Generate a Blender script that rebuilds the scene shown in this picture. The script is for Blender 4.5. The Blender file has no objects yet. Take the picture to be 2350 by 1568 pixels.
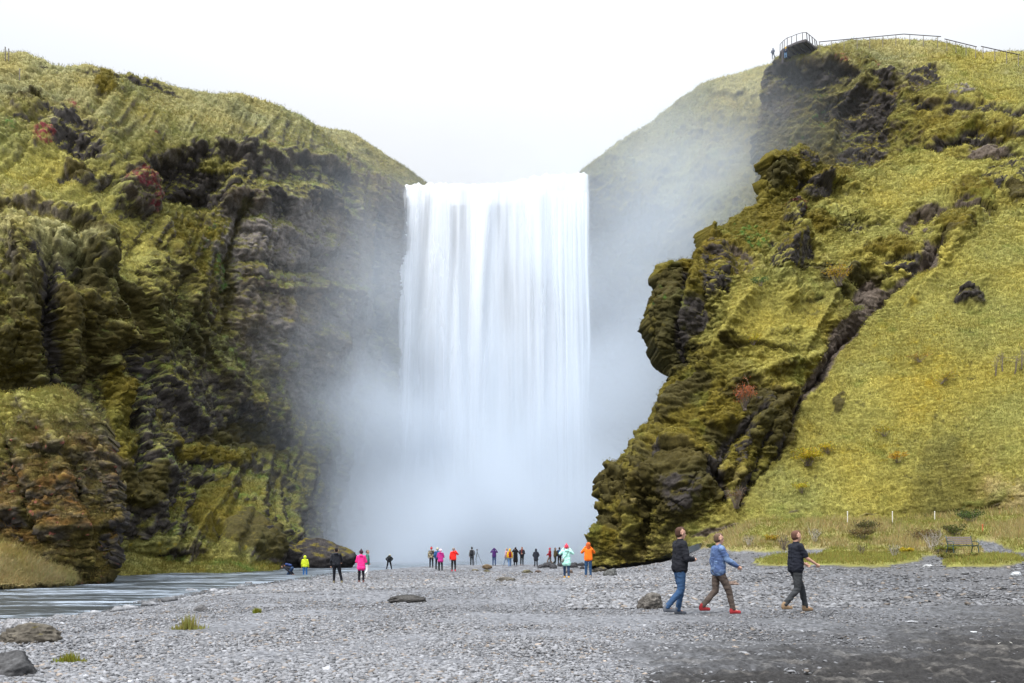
import bpy, math, random
import numpy as np
from mathutils import Vector, Matrix
random.seed(4)
RNG = np.random.default_rng(7)
SC = bpy.context.scene
COL = SC.collection
K = 0.43574/796.0            # metres per photo-plate unit at one metre
U0, V0, CAMZ = 1175.0, 1255.0, 1.4
WL = -0.65                   # water level of the river

# ------------------------------------------------------------------ small helpers
def world(u, v, D):
    return np.stack([(np.asarray(u)-U0)*K*D, np.asarray(D)*np.ones_like(np.asarray(u, float)), CAMZ+(V0-np.asarray(v))*K*D], -1)
def w3(u, v, D): return Vector(((u-U0)*K*D, D, CAMZ+(V0-v)*K*D))
def sm(a, b, x):
    t = np.clip((x-a)/(b-a), 0., 1.); return t*t*(3-2*t)

_perm = np.random.default_rng(11).permutation(256).astype(np.int64)
_perm = np.concatenate([_perm, _perm, _perm])
_g = np.random.default_rng(12).normal(size=(256, 3)); _g /= np.linalg.norm(_g, axis=1)[:, None]
_g = _g.astype(np.float32)
from concurrent.futures import ThreadPoolExecutor
_pool = ThreadPoolExecutor(4)
_perm = _perm.astype(np.int64); _gx, _gy, _gz = [np.ascontiguousarray(_g[:, k]) for k in range(3)]
def _nchunk(q):
    fl = np.floor(q); f = q-fl; i = fl.astype(np.int64) & 255
    x0, y0, z0 = [np.ascontiguousarray(f[:, k]) for k in range(3)]; ix, iy, iz = [np.ascontiguousarray(i[:, k]) for k in range(3)]
    wx1, wy1, wz = [t*t*t*(t*(t*6-15)+10) for t in (x0, y0, z0)]; r = np.zeros_like(x0); z1 = z0-1
    for dx in (0, 1):
        X = x0-dx if dx else x0; wx = wx1 if dx else 1-wx1; A = _perm.take(ix+dx)+iy
        for dy in (0, 1):
            b = _perm.take(A+dy)+iz; Y = y0-dy if dy else y0; wy = wx*(wy1 if dy else 1-wy1)
            h = _perm.take(b); d0 = _gx.take(h)*X+_gy.take(h)*Y+_gz.take(h)*z0
            h = _perm.take(b+1); d1 = _gx.take(h)*X+_gy.take(h)*Y+_gz.take(h)*z1
            r += wy*(d0+(d1-d0)*wz)
    return r
def noise(P):
    P = np.asarray(P, np.float32); sh = P.shape[:-1]; P = P.reshape(-1, 3)
    if len(P) < 30000: return (_nchunk(P)*np.float32(1.6)).reshape(sh)
    out = np.concatenate(list(_pool.map(_nchunk, [P[s:s+16384] for s in range(0, len(P), 16384)])))
    return (out*np.float32(1.6)).reshape(sh)
def fbm(P, sc, octv=4, gain=.5, off=0.0):
    P = (np.asarray(P)*np.asarray(sc)+off).astype(np.float32); r = 0; a = 1; n = 0
    for k in range(octv):
        r = r+a*noise(P); n += a; a *= gain; P = P*np.float32(2.03)+np.float32(17.1)
    return r/n
def ridged(P, sc, octv=4, gain=.55, off=0.0):
    P = (np.asarray(P)*np.asarray(sc)+off).astype(np.float32); r = 0; a = 1; n = 0
    for k in range(octv):
        r = r+a*(1-2.2*np.abs(noise(P))); n += a; a *= gain; P = P*np.float32(2.07)+np.float32(9.7)
    return r/n

class TPS:
    """smooth surface through a few measured points"""
    def __init__(s, pts, vals, scale=500., lam=1e-3):
        s.sc = scale; X = np.array(pts, float)/scale; s.X = X; n = len(X)
        A = np.zeros((n+3, n+3)); A[:n, :n] = s.k(X, X)+lam*np.eye(n)
        A[:n, n] = 1; A[:n, n+1:] = X; A[n, :n] = 1; A[n+1:, :n] = X.T
        s.w = np.linalg.solve(A, np.concatenate([np.array(vals, float), [0, 0, 0]]))
    def k(s, a, b):
        r2 = ((a[:, None, :]-b[None])**2).sum(-1)+1e-12
        return .5*r2*np.log(r2)
    def __call__(s, u, v):
        u = np.asarray(u, float); sh = u.shape; Q = np.stack([u.ravel(), np.broadcast_to(np.asarray(v, float), sh).ravel()], -1)/s.sc
        o = np.empty(len(Q)); n = len(s.X)
        for i in range(0, len(Q), 60000):
            q = Q[i:i+60000]; o[i:i+60000] = s.k(q, s.X)@s.w[:n]+s.w[n]+q@s.w[n+1:]
        return o.reshape(sh)

def tag(o, label=None, cat=None, group=None, kind=None):
    if label: o['label'] = label
    if cat: o['category'] = cat
    if group: o['group'] = group
    if kind: o['kind'] = kind
    return o
def link(name, me, mat=None, parent=None, smooth=True):
    o = bpy.data.objects.new(name, me); COL.objects.link(o)
    if mat is not None: me.materials.append(mat)
    if parent is not None: o.parent = parent
    if smooth and len(me.polygons): me.polygons.foreach_set('use_smooth', np.ones(len(me.polygons), bool))
    return o
def np_mesh(name, V, F, col=None, attrs=None):
    V = np.asarray(V, np.float32); F = np.asarray(F, np.int32); k = F.shape[1]
    me = bpy.data.meshes.new(name)
    me.vertices.add(len(V)); me.vertices.foreach_set('co', V.ravel())
    me.loops.add(F.size); me.loops.foreach_set('vertex_index', F.ravel())
    me.polygons.add(len(F)); me.polygons.foreach_set('loop_start', np.arange(0, F.size, k, dtype=np.int32))
    me.update(calc_edges=True)
    if col is not None:
        a = me.color_attributes.new('Col', 'FLOAT_COLOR', 'POINT')
        c = np.ones((len(V), 4), np.float32); c[:, :3] = np.clip(col, 0, 1); a.data.foreach_set('color', c.ravel())
    for n, d in (attrs or {}).items():
        a = me.attributes.new(n, 'FLOAT', 'POINT'); a.data.foreach_set('value', np.asarray(d, np.float32).ravel())
    return me
def grid_faces(nr, nc):
    i = np.arange(nr*nc).reshape(nr, nc)
    return np.stack([i[:-1, :-1], i[:-1, 1:], i[1:, 1:], i[1:, :-1]], -1).reshape(-1, 4)
def empty(name, loc, rz=0):
    o = bpy.data.objects.new(name, None); COL.objects.link(o); o.location = loc; o.rotation_euler = (0, 0, rz)
    o.empty_display_size = .2; return o

# ------------------------------------------------------------------ materials
def mat_new(name):
    m = bpy.data.materials.new(name); m.use_nodes = True; nt = m.node_tree; nt.nodes.clear()
    out = nt.nodes.new('ShaderNodeOutputMaterial'); return m, nt, out
def N(nt, t, **kw):
    n = nt.nodes.new(t)
    for k, v in kw.items():
        if k.startswith('i_'):
            n.inputs[k[2:].replace('_', ' ')].default_value = v
        else: setattr(n, k, v)
    return n
def L(nt, a, b): nt.links.new(a, b)
def mix_col(nt, fac, a, b, mode='MIX'):
    m = N(nt, 'ShaderNodeMix', data_type='RGBA', blend_type=mode)
    for s, x in ((0, fac), (6, a), (7, b)):
        if hasattr(x, 'is_output') or isinstance(x, bpy.types.NodeSocket): L(nt, x, m.inputs[s])
        else: m.inputs[s].default_value = x if s == 0 else (tuple(x)+(1,))[:4]
    return m.outputs[2]
def ramp(nt, src, stops):
    r = N(nt, 'ShaderNodeValToRGB'); L(nt, src, r.inputs[0]); e = r.color_ramp.elements
    while len(e) < len(stops): e.new(.5)
    for q, (p, c) in zip(e, stops):
        q.position = p; q.color = (c, c, c, 1) if not hasattr(c, '__len__') else tuple(c)+(1,)
    return r.outputs[0]
def terrain_mat(name, fine=4.0, lo=.66, hi=1.36, bump=.6, rough=.95, dist=.08, fine2=14.):
    m, nt, out = mat_new(name)
    at = N(nt, 'ShaderNodeAttribute', attribute_name='Col'); geo = N(nt, 'ShaderNodeNewGeometry')
    n1 = N(nt, 'ShaderNodeTexNoise', i_Scale=fine, i_Detail=6., i_Roughness=.65); L(nt, geo.outputs['Position'], n1.inputs['Vector'])
    n2 = N(nt, 'ShaderNodeTexNoise', i_Scale=fine2, i_Detail=3., i_Roughness=.6); L(nt, geo.outputs['Position'], n2.inputs['Vector'])
    r = ramp(nt, n1.outputs['Fac'], [(.32, lo), (.5, .95), (.68, hi)])
    r2 = ramp(nt, n2.outputs['Fac'], [(.35, .8), (.65, 1.2)])
    c = mix_col(nt, 1., at.outputs['Color'], r, 'MULTIPLY'); c = mix_col(nt, 1., c, r2, 'MULTIPLY')
    b = N(nt, 'ShaderNodeBump', i_Strength=bump, i_Distance=dist); L(nt, n1.outputs['Fac'], b.inputs['Height'])
    p = N(nt, 'ShaderNodeBsdfPrincipled', i_Roughness=rough); p.inputs['Specular IOR Level'].default_value = .15
    L(nt, c, p.inputs['Base Color']); L(nt, b.outputs[0], p.inputs['Normal']); L(nt, p.outputs[0], out.inputs[0])
    return m
def plain(name, c, rough=.7, var=.25, scale=8., spec=.3, metal=0., bump=.0):
    m, nt, out = mat_new(name); tc = N(nt, 'ShaderNodeTexCoord')
    n = N(nt, 'ShaderNodeTexNoise', i_Scale=scale, i_Detail=4.); L(nt, tc.outputs['Object'], n.inputs['Vector'])
    r = ramp(nt, n.outputs['Fac'], [(.3, 1-var), (.7, 1+var)])
    cc = mix_col(nt, 1., c, r, 'MULTIPLY')
    p = N(nt, 'ShaderNodeBsdfPrincipled', i_Roughness=rough, i_Metallic=metal); p.inputs['Specular IOR Level'].default_value = spec
    L(nt, cc, p.inputs['Base Color']); L(nt, p.outputs[0], out.inputs[0])
    if bump:
        b = N(nt, 'ShaderNodeBump', i_Strength=bump, i_Distance=.02); L(nt, n.outputs['Fac'], b.inputs['Height']); L(nt, b.outputs[0], p.inputs['Normal'])
    return m
def attr_mat(name, rough=.8, spec=.2, trans=0.):
    m, nt, out = mat_new(name); at = N(nt, 'ShaderNodeAttribute', attribute_name='Col')
    p = N(nt, 'ShaderNodeBsdfPrincipled', i_Roughness=rough); p.inputs['Specular IOR Level'].default_value = spec
    L(nt, at.outputs['Color'], p.inputs['Base Color'])
    if trans:
        t = N(nt, 'ShaderNodeBsdfTranslucent'); L(nt, at.outputs['Color'], t.inputs[0])
        mx = N(nt, 'ShaderNodeMixShader'); mx.inputs[0].default_value = trans
        L(nt, p.outputs[0], mx.inputs[1]); L(nt, t.outputs[0], mx.inputs[2]); L(nt, mx.outputs[0], out.inputs[0])
    else: L(nt, p.outputs[0], out.inputs[0])
    return m
M_TERR = terrain_mat('mossy_hillside')
M_ROCK = terrain_mat('boulder_rock', fine=6., lo=.5, hi=1.5, bump=.7, dist=.03, fine2=30.)
M_GRASS = attr_mat('grass_blades', .85, .15, .3)
M_STONE = attr_mat('beach_stones', .65, .35)

# ------------------------------------------------------------------ camera, sky, sun
cam = bpy.data.cameras.new('camera'); cam.sensor_width = 36; cam.lens = 36*796/1024.; cam.shift_y = (547-341.5)/1024.
cam.clip_start = .1; cam.clip_end = 6000
co = bpy.data.objects.new('camera', cam); COL.objects.link(co); co.location = (0, 0, CAMZ); co.rotation_euler = (math.radians(90), 0, 0)
SC.camera = co
SUN_EL, SUN_AZ = 55., 222.    # azimuth clockwise from +Y
W = bpy.data.worlds.new("World"); SC.world = W; W.use_nodes = True; nt = W.node_tree; nt.nodes.clear()
wo = N(nt, 'ShaderNodeOutputWorld'); bg = N(nt, 'ShaderNodeBackground'); bg.inputs[1].default_value = .1
sky = N(nt, 'ShaderNodeTexSky', sky_type='NISHITA'); sky.sun_disc = False
sky.sun_elevation = math.radians(SUN_EL); sky.sun_rotation = math.radians(SUN_AZ); sky.dust_density = 4.; sky.air_density = 1.2
tc = N(nt, 'ShaderNodeTexCoord'); nz = N(nt, 'ShaderNodeTexNoise', i_Scale=1.6, i_Detail=3.); L(nt, tc.outputs['Generated'], nz.inputs['Vector'])
cl = ramp(nt, nz.outputs['Fac'], [(.3, (.91, .95, 1.0)), (.7, (.98, .99, 1.0))])
sz = N(nt, 'ShaderNodeSeparateXYZ'); L(nt, tc.outputs['Generated'], sz.inputs[0])
zx = N(nt, 'ShaderNodeMath', operation='MAXIMUM'); zx.inputs[1].default_value = 0.; L(nt, sz.outputs[2], zx.inputs[0])
zp = N(nt, 'ShaderNodeMath', operation='POWER'); zp.inputs[1].default_value = 4.; L(nt, zx.outputs[0], zp.inputs[0])
zm = N(nt, 'ShaderNodeMath', operation='MULTIPLY_ADD'); zm.inputs[1].default_value = 26.0; zm.inputs[2].default_value = 3.4; L(nt, zp.outputs[0], zm.inputs[0])   # overcast: much brighter overhead
cm = N(nt, 'ShaderNodeVectorMath', operation='SCALE'); L(nt, zm.outputs[0], cm.inputs['Scale']); L(nt, cl, cm.inputs[0])
L(nt, mix_col(nt, .88, sky.outputs[0], cm.outputs[0]), bg.inputs[0]); L(nt, bg.outputs[0], wo.inputs[0])
sl = bpy.data.lights.new('sun', 'SUN'); sl.energy = 1.5; sl.angle = math.radians(14); sl.color = (1, .96, .9)
so = bpy.data.objects.new('sun', sl); COL.objects.link(so)
a, e = math.radians(SUN_AZ), math.radians(SUN_EL)
dv = Vector((math.sin(a)*math.cos(e), math.cos(a)*math.cos(e), math.sin(e))); so.rotation_euler = dv.to_track_quat('Z', 'Y').to_euler(); so.location = dv*50
vs = SC.view_settings; vs.view_transform = 'Standard'; vs.look = 'None'; vs.gamma = 1; vs.exposure = 1.2; vs.use_curve_mapping = False
cy = SC.cycles; cy.max_bounces = 6; cy.diffuse_bounces = 3; cy.glossy_bounces = 2; cy.transparent_max_bounces = 24; cy.volume_bounces = 3
cy.volume_step_rate = 1.0; cy.volume_max_steps = 128; cy.use_denoising = True

# ------------------------------------------------------------------ terrain patches
def resample(poly, n):
    p = np.array(poly, float); d = np.r_[0, np.cumsum(np.hypot(*np.diff(p, axis=0).T))]; t = np.linspace(0, d[-1], n)
    return np.stack([np.interp(t, d, p[:, 0]), np.interp(t, d, p[:, 1])], -1)
def coons(bottom, top, left, right, nr, nc):
    B, T = resample(bottom, nc), resample(top, nc); Lf, R = resample(left, nr), resample(right, nr)
    s = np.linspace(0, 1, nc)[None, :, None]; t = np.linspace(0, 1, nr)[:, None, None]
    P = (1-t)*B[None]+t*T[None]+(1-s)*Lf[:, None]+s*R[:, None]
    P -= (1-s)*(1-t)*B[0]+s*(1-t)*B[-1]+(1-s)*t*T[0]+s*t*T[-1]
    return P
PAL = dict(grass=(.224, .206, .052), pale=(.245, .226, .098), moss=(.098, .080, .012), dmoss=(.046, .039, .012), rock=(.050, .044, .041),
           grey=(.175, .155, .142), brown=(.095, .076, .058), green=(.062, .130, .024), red=(.135, .024, .030), rust=(.105, .050, .014),
           dry=(.31, .255, .12), yel=(.250, .195, .018), scree=(.105, .084, .068), olive=(.140, .132, .038))
PATCH = {}
def dist_seg(u, v, a, b):
    a = np.array(a, float); b = np.array(b, float); ab = b-a; t = np.clip(((u-a[0])*ab[0]+(v-a[1])*ab[1])/max((ab@ab), 1e-9), 0, 1)
    return np.hypot(u-a[0]-t*ab[0], v-a[1]-t*ab[1])
def poly_sd(u, v, poly):
    p = np.array(poly, float); inside = np.zeros(u.shape, bool); d = np.full(u.shape, 1e9)
    for i in range(len(p)):
        a, b = p[i-1], p[i]; d = np.minimum(d, dist_seg(u, v, a, b))
        if a[1] != b[1]:
            c = ((a[1] > v) != (b[1] > v)) & (u < (b[0]-a[0])*(v-a[1])/(b[1]-a[1])+a[0]); inside ^= c
    return np.where(inside, d, -d)
def patch(name, bottom, top, left, right, depth, nr, nc, tones, feats=(), skirts=('top',), amp=(2., .7, .25, .08), seed=0.,
          ledge=.25, slope_w=1., grassy=0, gl=.4, tw=1.0, label=None, post=None, ribs=0., ridges=(), ledges=(), calm=(), blade=1., wing=None):
    uv = coons(bottom, top, left, right, nr, nc); u, v = uv[..., 0], uv[..., 1]
    dep = TPS([(a, b) for a, b, c in depth], [c for a, b, c in depth]); D = dep(u, v)
    # rounded backs: rows carried away behind the visible edges
    ds = [.6, 1.6, 3.5, 7, 14, 28]
    if wing:             # the slope runs on past the edge of the view
        w_ = np.cumsum(np.linspace(6, 34, 32))[None]; o1 = np.ones((u.shape[0], 1))
        if wing == 'right': u = np.c_[u, u[:, -1:]+w_]; v = np.c_[v, v[:, -1:]+0*w_]; D = np.c_[D, D[:, -1:]-o1*w_*.008]
        else: w2 = w_[:, ::-1]; u = np.c_[u[:, :1]-w2, u]; v = np.c_[v[:, :1]+0*w2, v]; D = np.c_[D[:, :1]-o1*w2*.008, D]
    def ext(u, v, D, side):
        for d in ds:
            if side == 'top': a = (u[-1:], v[-1:]+d*1.4, D[-1:]*0+D[-1:]+(d-ext.p))
            if side == 'left': a = (u[:, :1]+d*3.5, v[:, :1]+d*2.4, D[:, :1]+(d-ext.p))
            if side == 'right': a = (u[:, -1:]-d*3.5, v[:, -1:], D[:, -1:]+(d-ext.p))
            ax = 0 if side == 'top' else 1
            if side == 'left': u, v, D = [np.concatenate([x, y], 1) for x, y in zip(a, (u, v, D))]
            else: u, v, D = [np.concatenate([x, y], ax) for x, y in zip((u, v, D), a)]
            ext.p = d
        return u, v, D
    ofs = [0, 0]
    for s in skirts:
        ext.p = 0; u, v, D = ext(u, v, D, s)
        if s == 'left': ofs[1] = len(ds)
    P = world(u, v, D)
    du, dv_ = u, v
    # hand placed relief: ellipses that bulge out of (or sink into) the slope
    wn = fbm(P, .22, 3, off=seed+3); wn2 = fbm(P, .22, 3, off=seed+43); wf_ = fbm(P, 1.1, 4, gain=.6, off=seed+83); uw, vw = u+wn*34, v+wn2*34
    push = np.zeros(u.shape); fm = {}
    for f in feats:
        fu, fv, ru, rv, rot, am = f[:6]; ty = f[6] if len(f) > 6 else None; st = f[7] if len(f) > 7 else 1.2
        c, s = math.cos(math.radians(rot)), math.sin(math.radians(rot)); q = (f[8] if len(f) > 8 else .6)
        x, y = (u+(uw-u)*q-fu+wf_*16), (v+(vw-v)*q-fv-wf_*12)
        r = np.sqrt(((x*c+y*s)/ru)**2+((-x*s+y*c)/rv)**2); m = 1-sm(.45, 1.25, r)
        push += am*m*.62
        if ty: fm.setdefault(ty, []).append((m, st))
    uf, vf = u+wn*16+wf_*9, v+wn2*16-wf_*8
    wm_ = fbm(P, .5, 2, off=seed+611); ul, vl = u+wn*24, v+wn2*20+wm_*16; brk = sm(-.35, .25, fbm(P, .35, 3, off=seed+613))
    for pl_, wid, am in ridges:          # spines (am > 0) and gullies (am < 0) running over the slope
        d = np.full(u.shape, 1e9)
        for i in range(len(pl_)-1): d = np.minimum(d, dist_seg(uf, vf, pl_[i], pl_[i+1]))
        m = np.exp(-np.abs(d/wid)**1.3); push += am*m
        if am < -1.: fm.setdefault('scree' if am < -1.9 else 'rock', []).append((m, 1.5))
        elif am < 0: fm.setdefault('dmoss', []).append((m, 1.2))
    for pl_, dep_, am, ty in ledges:     # turf lips with bare rock set back below them
        d = np.full(u.shape, 1e9); sg = np.zeros(u.shape)
        for i in range(len(pl_)-1):
            a_, b_ = pl_[i], pl_[i+1]; dd = dist_seg(ul, vl, a_, b_); L_ = math.hypot(b_[0]-a_[0], b_[1]-a_[1])
            s_ = ((b_[0]-a_[0])*(vl-a_[1])-(b_[1]-a_[1])*(ul-a_[0]))/L_; sg = np.where(dd < d, s_, sg); d = np.minimum(d, dd)
        end = np.exp(-np.clip(d-np.abs(sg), 0, None)**2/14.**2); dv2 = dep_*(1+.5*wn)
        up_ = np.exp(-np.abs((sg+8)/15)**2)*end*(.4+.6*brk); dn = sm(-6, 11, sg)*np.exp(-np.clip(sg/dv2, 0, 9)**2.)*end*(.25+.75*brk)
        push += am*.62*(up_-.95*dn); fm.setdefault(ty, []).append((dn, 1.55))
    cal = np.ones(u.shape)
    for pc in calm: cal *= 1-.72*sm(-30, 30, poly_sd(uw, vw, pc))
    def hold(vec):            # the rounded back keeps the offset of the visible rim
        m_ = len(ds); nt_ = m_ if 'top' in skirts else 0; k = vec.shape[0]-nt_; rm = int(k*.07); fac = np.ones(vec.shape[0]); fac[k-rm:k] = np.linspace(1, .3, rm); fac[k:] = .3; vec = vec*fac[:, None, None]
        if 'top' in skirts: vec[-m_:] = vec[-m_-1:-m_]
        if 'left' in skirts: vec[:, :m_] = vec[:, m_:m_+1]
        if 'right' in skirts: vec[:, -m_:] = vec[:, -m_-1:-m_]
        return vec
    def normals(P):
        a = np.gradient(P, axis=0); b = np.gradient(P, axis=1); n = np.cross(b, a); n /= np.linalg.norm(n, axis=-1)[..., None]+1e-9
        return n
    n = normals(P); 
    if n[..., 1].mean() > 0: n = -n
    big = ridged(P, 1/14., 4, off=seed)*.6+fbm(P, 1/9., 3, off=seed+5)
    mid = ridged(P, 1/3.4, 4, off=seed+9)
    disp = (amp[0]*big+amp[1]*mid)*(.35+.65*cal)+(1-cal)*(fbm(P, 1/15., 2, off=seed+501)*1.5+fbm(P, 1/5., 2, off=seed+503)*.45)
    if ribs:
        ax = P[..., 0]+.35*P[..., 1]-.28*P[..., 2]; R = np.stack([ax/4.2, P[..., 1]*.03, P[..., 2]*.035], -1)
        disp = disp+ribs*ridged(R, 1., 3, off=seed+61)
    disp = disp+push
    P = P+hold(n*disp[..., None])
    n2 = normals(P)
    if n2[..., 1].mean() > 0: n2 = -n2
    # ground cover
    names = sorted({t[2] for t in tones}); sc = {k: np.zeros(u.shape) for k in names}; tot = np.zeros(u.shape)+1e-6
    q = .9
    for tu, tv, ty in [t[:3] for t in tones]:
        w = np.exp(-(((uw*q+u*(1-q)-tu)**2+(vw*q+v*(1-q)-tv)**2)/(2*75.**2)))+1e-5/(1+((u-tu)**2+(v-tv)**2)/1e4); sc[ty] += w; tot += w
    cols = 0; wt = 0; rw = 0
    for i, k in enumerate(names):
        s = sc[k]/tot+fbm(P, .5, 5, gain=.62, off=seed+101+i*13)*.62*tw+fbm(P, 2., 3, off=seed+201+i*13)*.22*tw
        if k in ('rock', 'grey', 'brown', 'dmoss', 'scree'): s = s+slope_w*(.32-n2[..., 2])*.55
        else: s = s+slope_w*(n2[..., 2]-.32)*.55
        w = np.exp(8*s); rw = rw+w*(k in ('rock', 'grey', 'scree')); cols = cols+w[..., None]*np.array(PAL[k]); wt = wt+w
    cols = cols/wt[..., None]; rw = rw/wt
    for ty, lst in fm.items():
        mm = np.clip(sum(np.clip(m*st+fbm(P, .9, 4, off=seed+301)*.8*m, 0, 1)*(m > .02) for m, st in lst), 0, 1)
        if ty in ('rock', 'grey', 'brown'): mm = mm*(1-.9*sm(.30, .62, n2[..., 2]+.25*wf_))
        if ty in ('red', 'yel', 'green', 'rust'): mm = mm*(.55+.9*fbm(P, 2.2, 3, off=seed+311))
        mm = sm(.35, .75, mm); rw = rw*(1-mm)+mm*(ty in ('rock', 'grey', 'scree', 'brown'))
        cols = cols*(1-mm[..., None])+np.array(PAL[ty])*mm[..., None]
    cols = cols*(1+.28*fbm(P, 1.7, 3, off=seed+55))[..., None]*(1+.2*fbm(P, .12, 2, off=seed+56))[..., None]
    # fine relief: crags where rock shows, drooping ledges where turf hangs
    lz = P[..., 2]+fbm(P, .25, 3, off=seed+31)*2.4+fbm(P, 1., 2, off=seed+33)*.5
    saw = (lz/1.25) % 1.0; led = (saw**1.8-.4)
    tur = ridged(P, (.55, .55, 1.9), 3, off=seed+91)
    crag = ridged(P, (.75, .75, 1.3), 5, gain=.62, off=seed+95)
    fine = amp[2]*fbm(P, 1/.8, 4, gain=.6, off=seed+21)*1.5+amp[3]*noise(P*3.)
    fine = fine*(.5+.5*cal); ledge = ledge*cal
    d2 = fine+(1-rw)*(ledge*led*sm(-.2, .5, fbm(P, .12, 2, off=seed+71)+.2)+ledge*.75*tur)+rw*crag*.42
    P = P+n2*d2[..., None]*.85; n2 = normals(P)
    if n2[..., 1].mean() > 0: n2 = -n2
    gap_shade = (sm(.05, -.45, tur)*(1-rw)*.6*cal)[..., None]; cols = cols*(1-gap_shade)+np.array(PAL['dmoss'])*1.3*gap_shade  # shade painted into the colour of low turf gaps, following the relief noise
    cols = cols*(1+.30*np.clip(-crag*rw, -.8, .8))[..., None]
    hn = fbm(P, .16, 3, off=seed+401)[..., None]; cols = cols*(1+np.array([.20, .05, -.30])*hn*(1-rw[..., None]))
    st_ = fbm(P, (.9, .9, 2.6), 4, gain=.6, off=seed+451)[..., None]; gm = ((1-rw)*np.clip(cols[..., 1]/.12, 0, 1))[..., None]
    cols = cols*(1+.22*st_*gm)
    fl = (sm(.30, .42, fbm(P, 2.6, 3, off=seed+461))*sm(-.05, .35, fbm(P, .13, 3, off=seed+463)))[..., None]*gm*.65; cols = cols*(1-fl)+np.array(PAL['yel'])*fl
    gp = (sm(.22, .45, fbm(P, .22, 4, gain=.6, off=seed+471)))[..., None]*gm*(.45 if seed > 60 and seed < 150 else .2); cols = cols*(1-gp)+np.array((.095, .125, .026))*gp
    dp = (sm(.32, .42, fbm(P, 1.3, 4, off=seed+481)))[..., None]*gm*.6; cols = cols*(1-dp)+np.array((.045, .040, .016))*dp
    if post: cols = post(cols, P, n2, u, v)
    nr_, nc_ = u.shape
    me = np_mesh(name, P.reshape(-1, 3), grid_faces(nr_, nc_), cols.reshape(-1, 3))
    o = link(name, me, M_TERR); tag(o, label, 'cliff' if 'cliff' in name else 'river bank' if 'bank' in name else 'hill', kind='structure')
    PATCH[name] = dict(P=P.reshape(-1, 3), n=n2.reshape(-1, 3), c=cols.reshape(-1, 3))
    PATCH[name]['cal'] = cal.ravel()
    if grassy: grass_on(PATCH[name], grassy, gl*blade)
    return o
def pix(P):
    return U0+P[..., 0]/P[..., 1]/K, V0-(P[..., 2]-CAMZ)/P[..., 1]/K
def on_patch(name, u, v):
    P = PATCH[name]['P']; a, b = pix(P); d = (a-u)**2+(b-v)**2; c = np.where(d < d.min()+30)[0]; i = c[np.argmin(P[c, 1])]
    return Vector(P[i].tolist())
def blades(P, n, c, ln, wd, up=.25, down=.5, rnd=.45, jit=.12):
    m = len(P); r = RNG.normal(size=(m, 3)).astype(np.float32)
    dn = np.array([0, 0, -1.]); ds = dn-n*(n@dn)[:, None]; ds /= np.linalg.norm(ds, axis=1)[:, None]+.05
    base = P+RNG.normal(size=(m, 3))*jit
    d1 = n*.8+np.array([0, 0, up])+r*rnd; d1 /= np.linalg.norm(d1, axis=1)[:, None]
    steep = 1-np.clip(n[:, 2], 0, 1)
    d2 = d1+ds*(down+.9*steep)[:, None]; d2 /= np.linalg.norm(d2, axis=1)[:, None]
    side = np.cross(d1, RNG.normal(size=(m, 3))); side /= np.linalg.norm(side, axis=1)[:, None]+1e-6
    l = (ln*(.5+RNG.random(m)))[:, None]; w = (wd*(.6+.8*RNG.random(m)))[:, None]*.5
    V = np.stack([base-side*w-n*.05, base+side*w-n*.05, base+d1*l*.55+side*w*.7, base+d1*l*.55-side*w*.7, base+d1*l*.55+d2*l*.6], 1).reshape(-1, 3)
    i = np.arange(m)[:, None]*5
    F = np.concatenate([i+np.array([0, 1, 2]), i+np.array([0, 2, 3]), i+np.array([3, 2, 4])])
    cc = c*(.88+.26*RNG.random((m, 1)))*(1+.07*RNG.normal(size=(m, 3)))
    return V, F, np.repeat(cc, 5, 0)
def grass_on(p, num, ln, label='short grass and moss tufts growing over the slope'):
    P, n, c = p['P'], p['n'], p['c']; u, v = pix(P)
    lush = np.clip((c[:, 1]-.045)/.05, 0, 1)*np.clip((c[:, 1]/(c[:, 2]+.001)-1.25)/.6, 0, 1)
    w = lush*(u > -160)*(u < 2560)*(v > 40)*(v < 1400)*(.35+np.clip(n[:, 2], 0, 1)); w = w/w.sum()
    i = RNG.choice(len(P), num, p=w)
    D = P[i, 1]; V, F, C = blades(P[i], n[i], c[i]*1.08, ln*(D/80)**.5*.42, .034*(D/80), down=.35)
    o = link('grass', np_mesh('grass', V, F, C), M_GRASS, smooth=False); tag(o, label, 'grass', kind='stuff')
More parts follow.
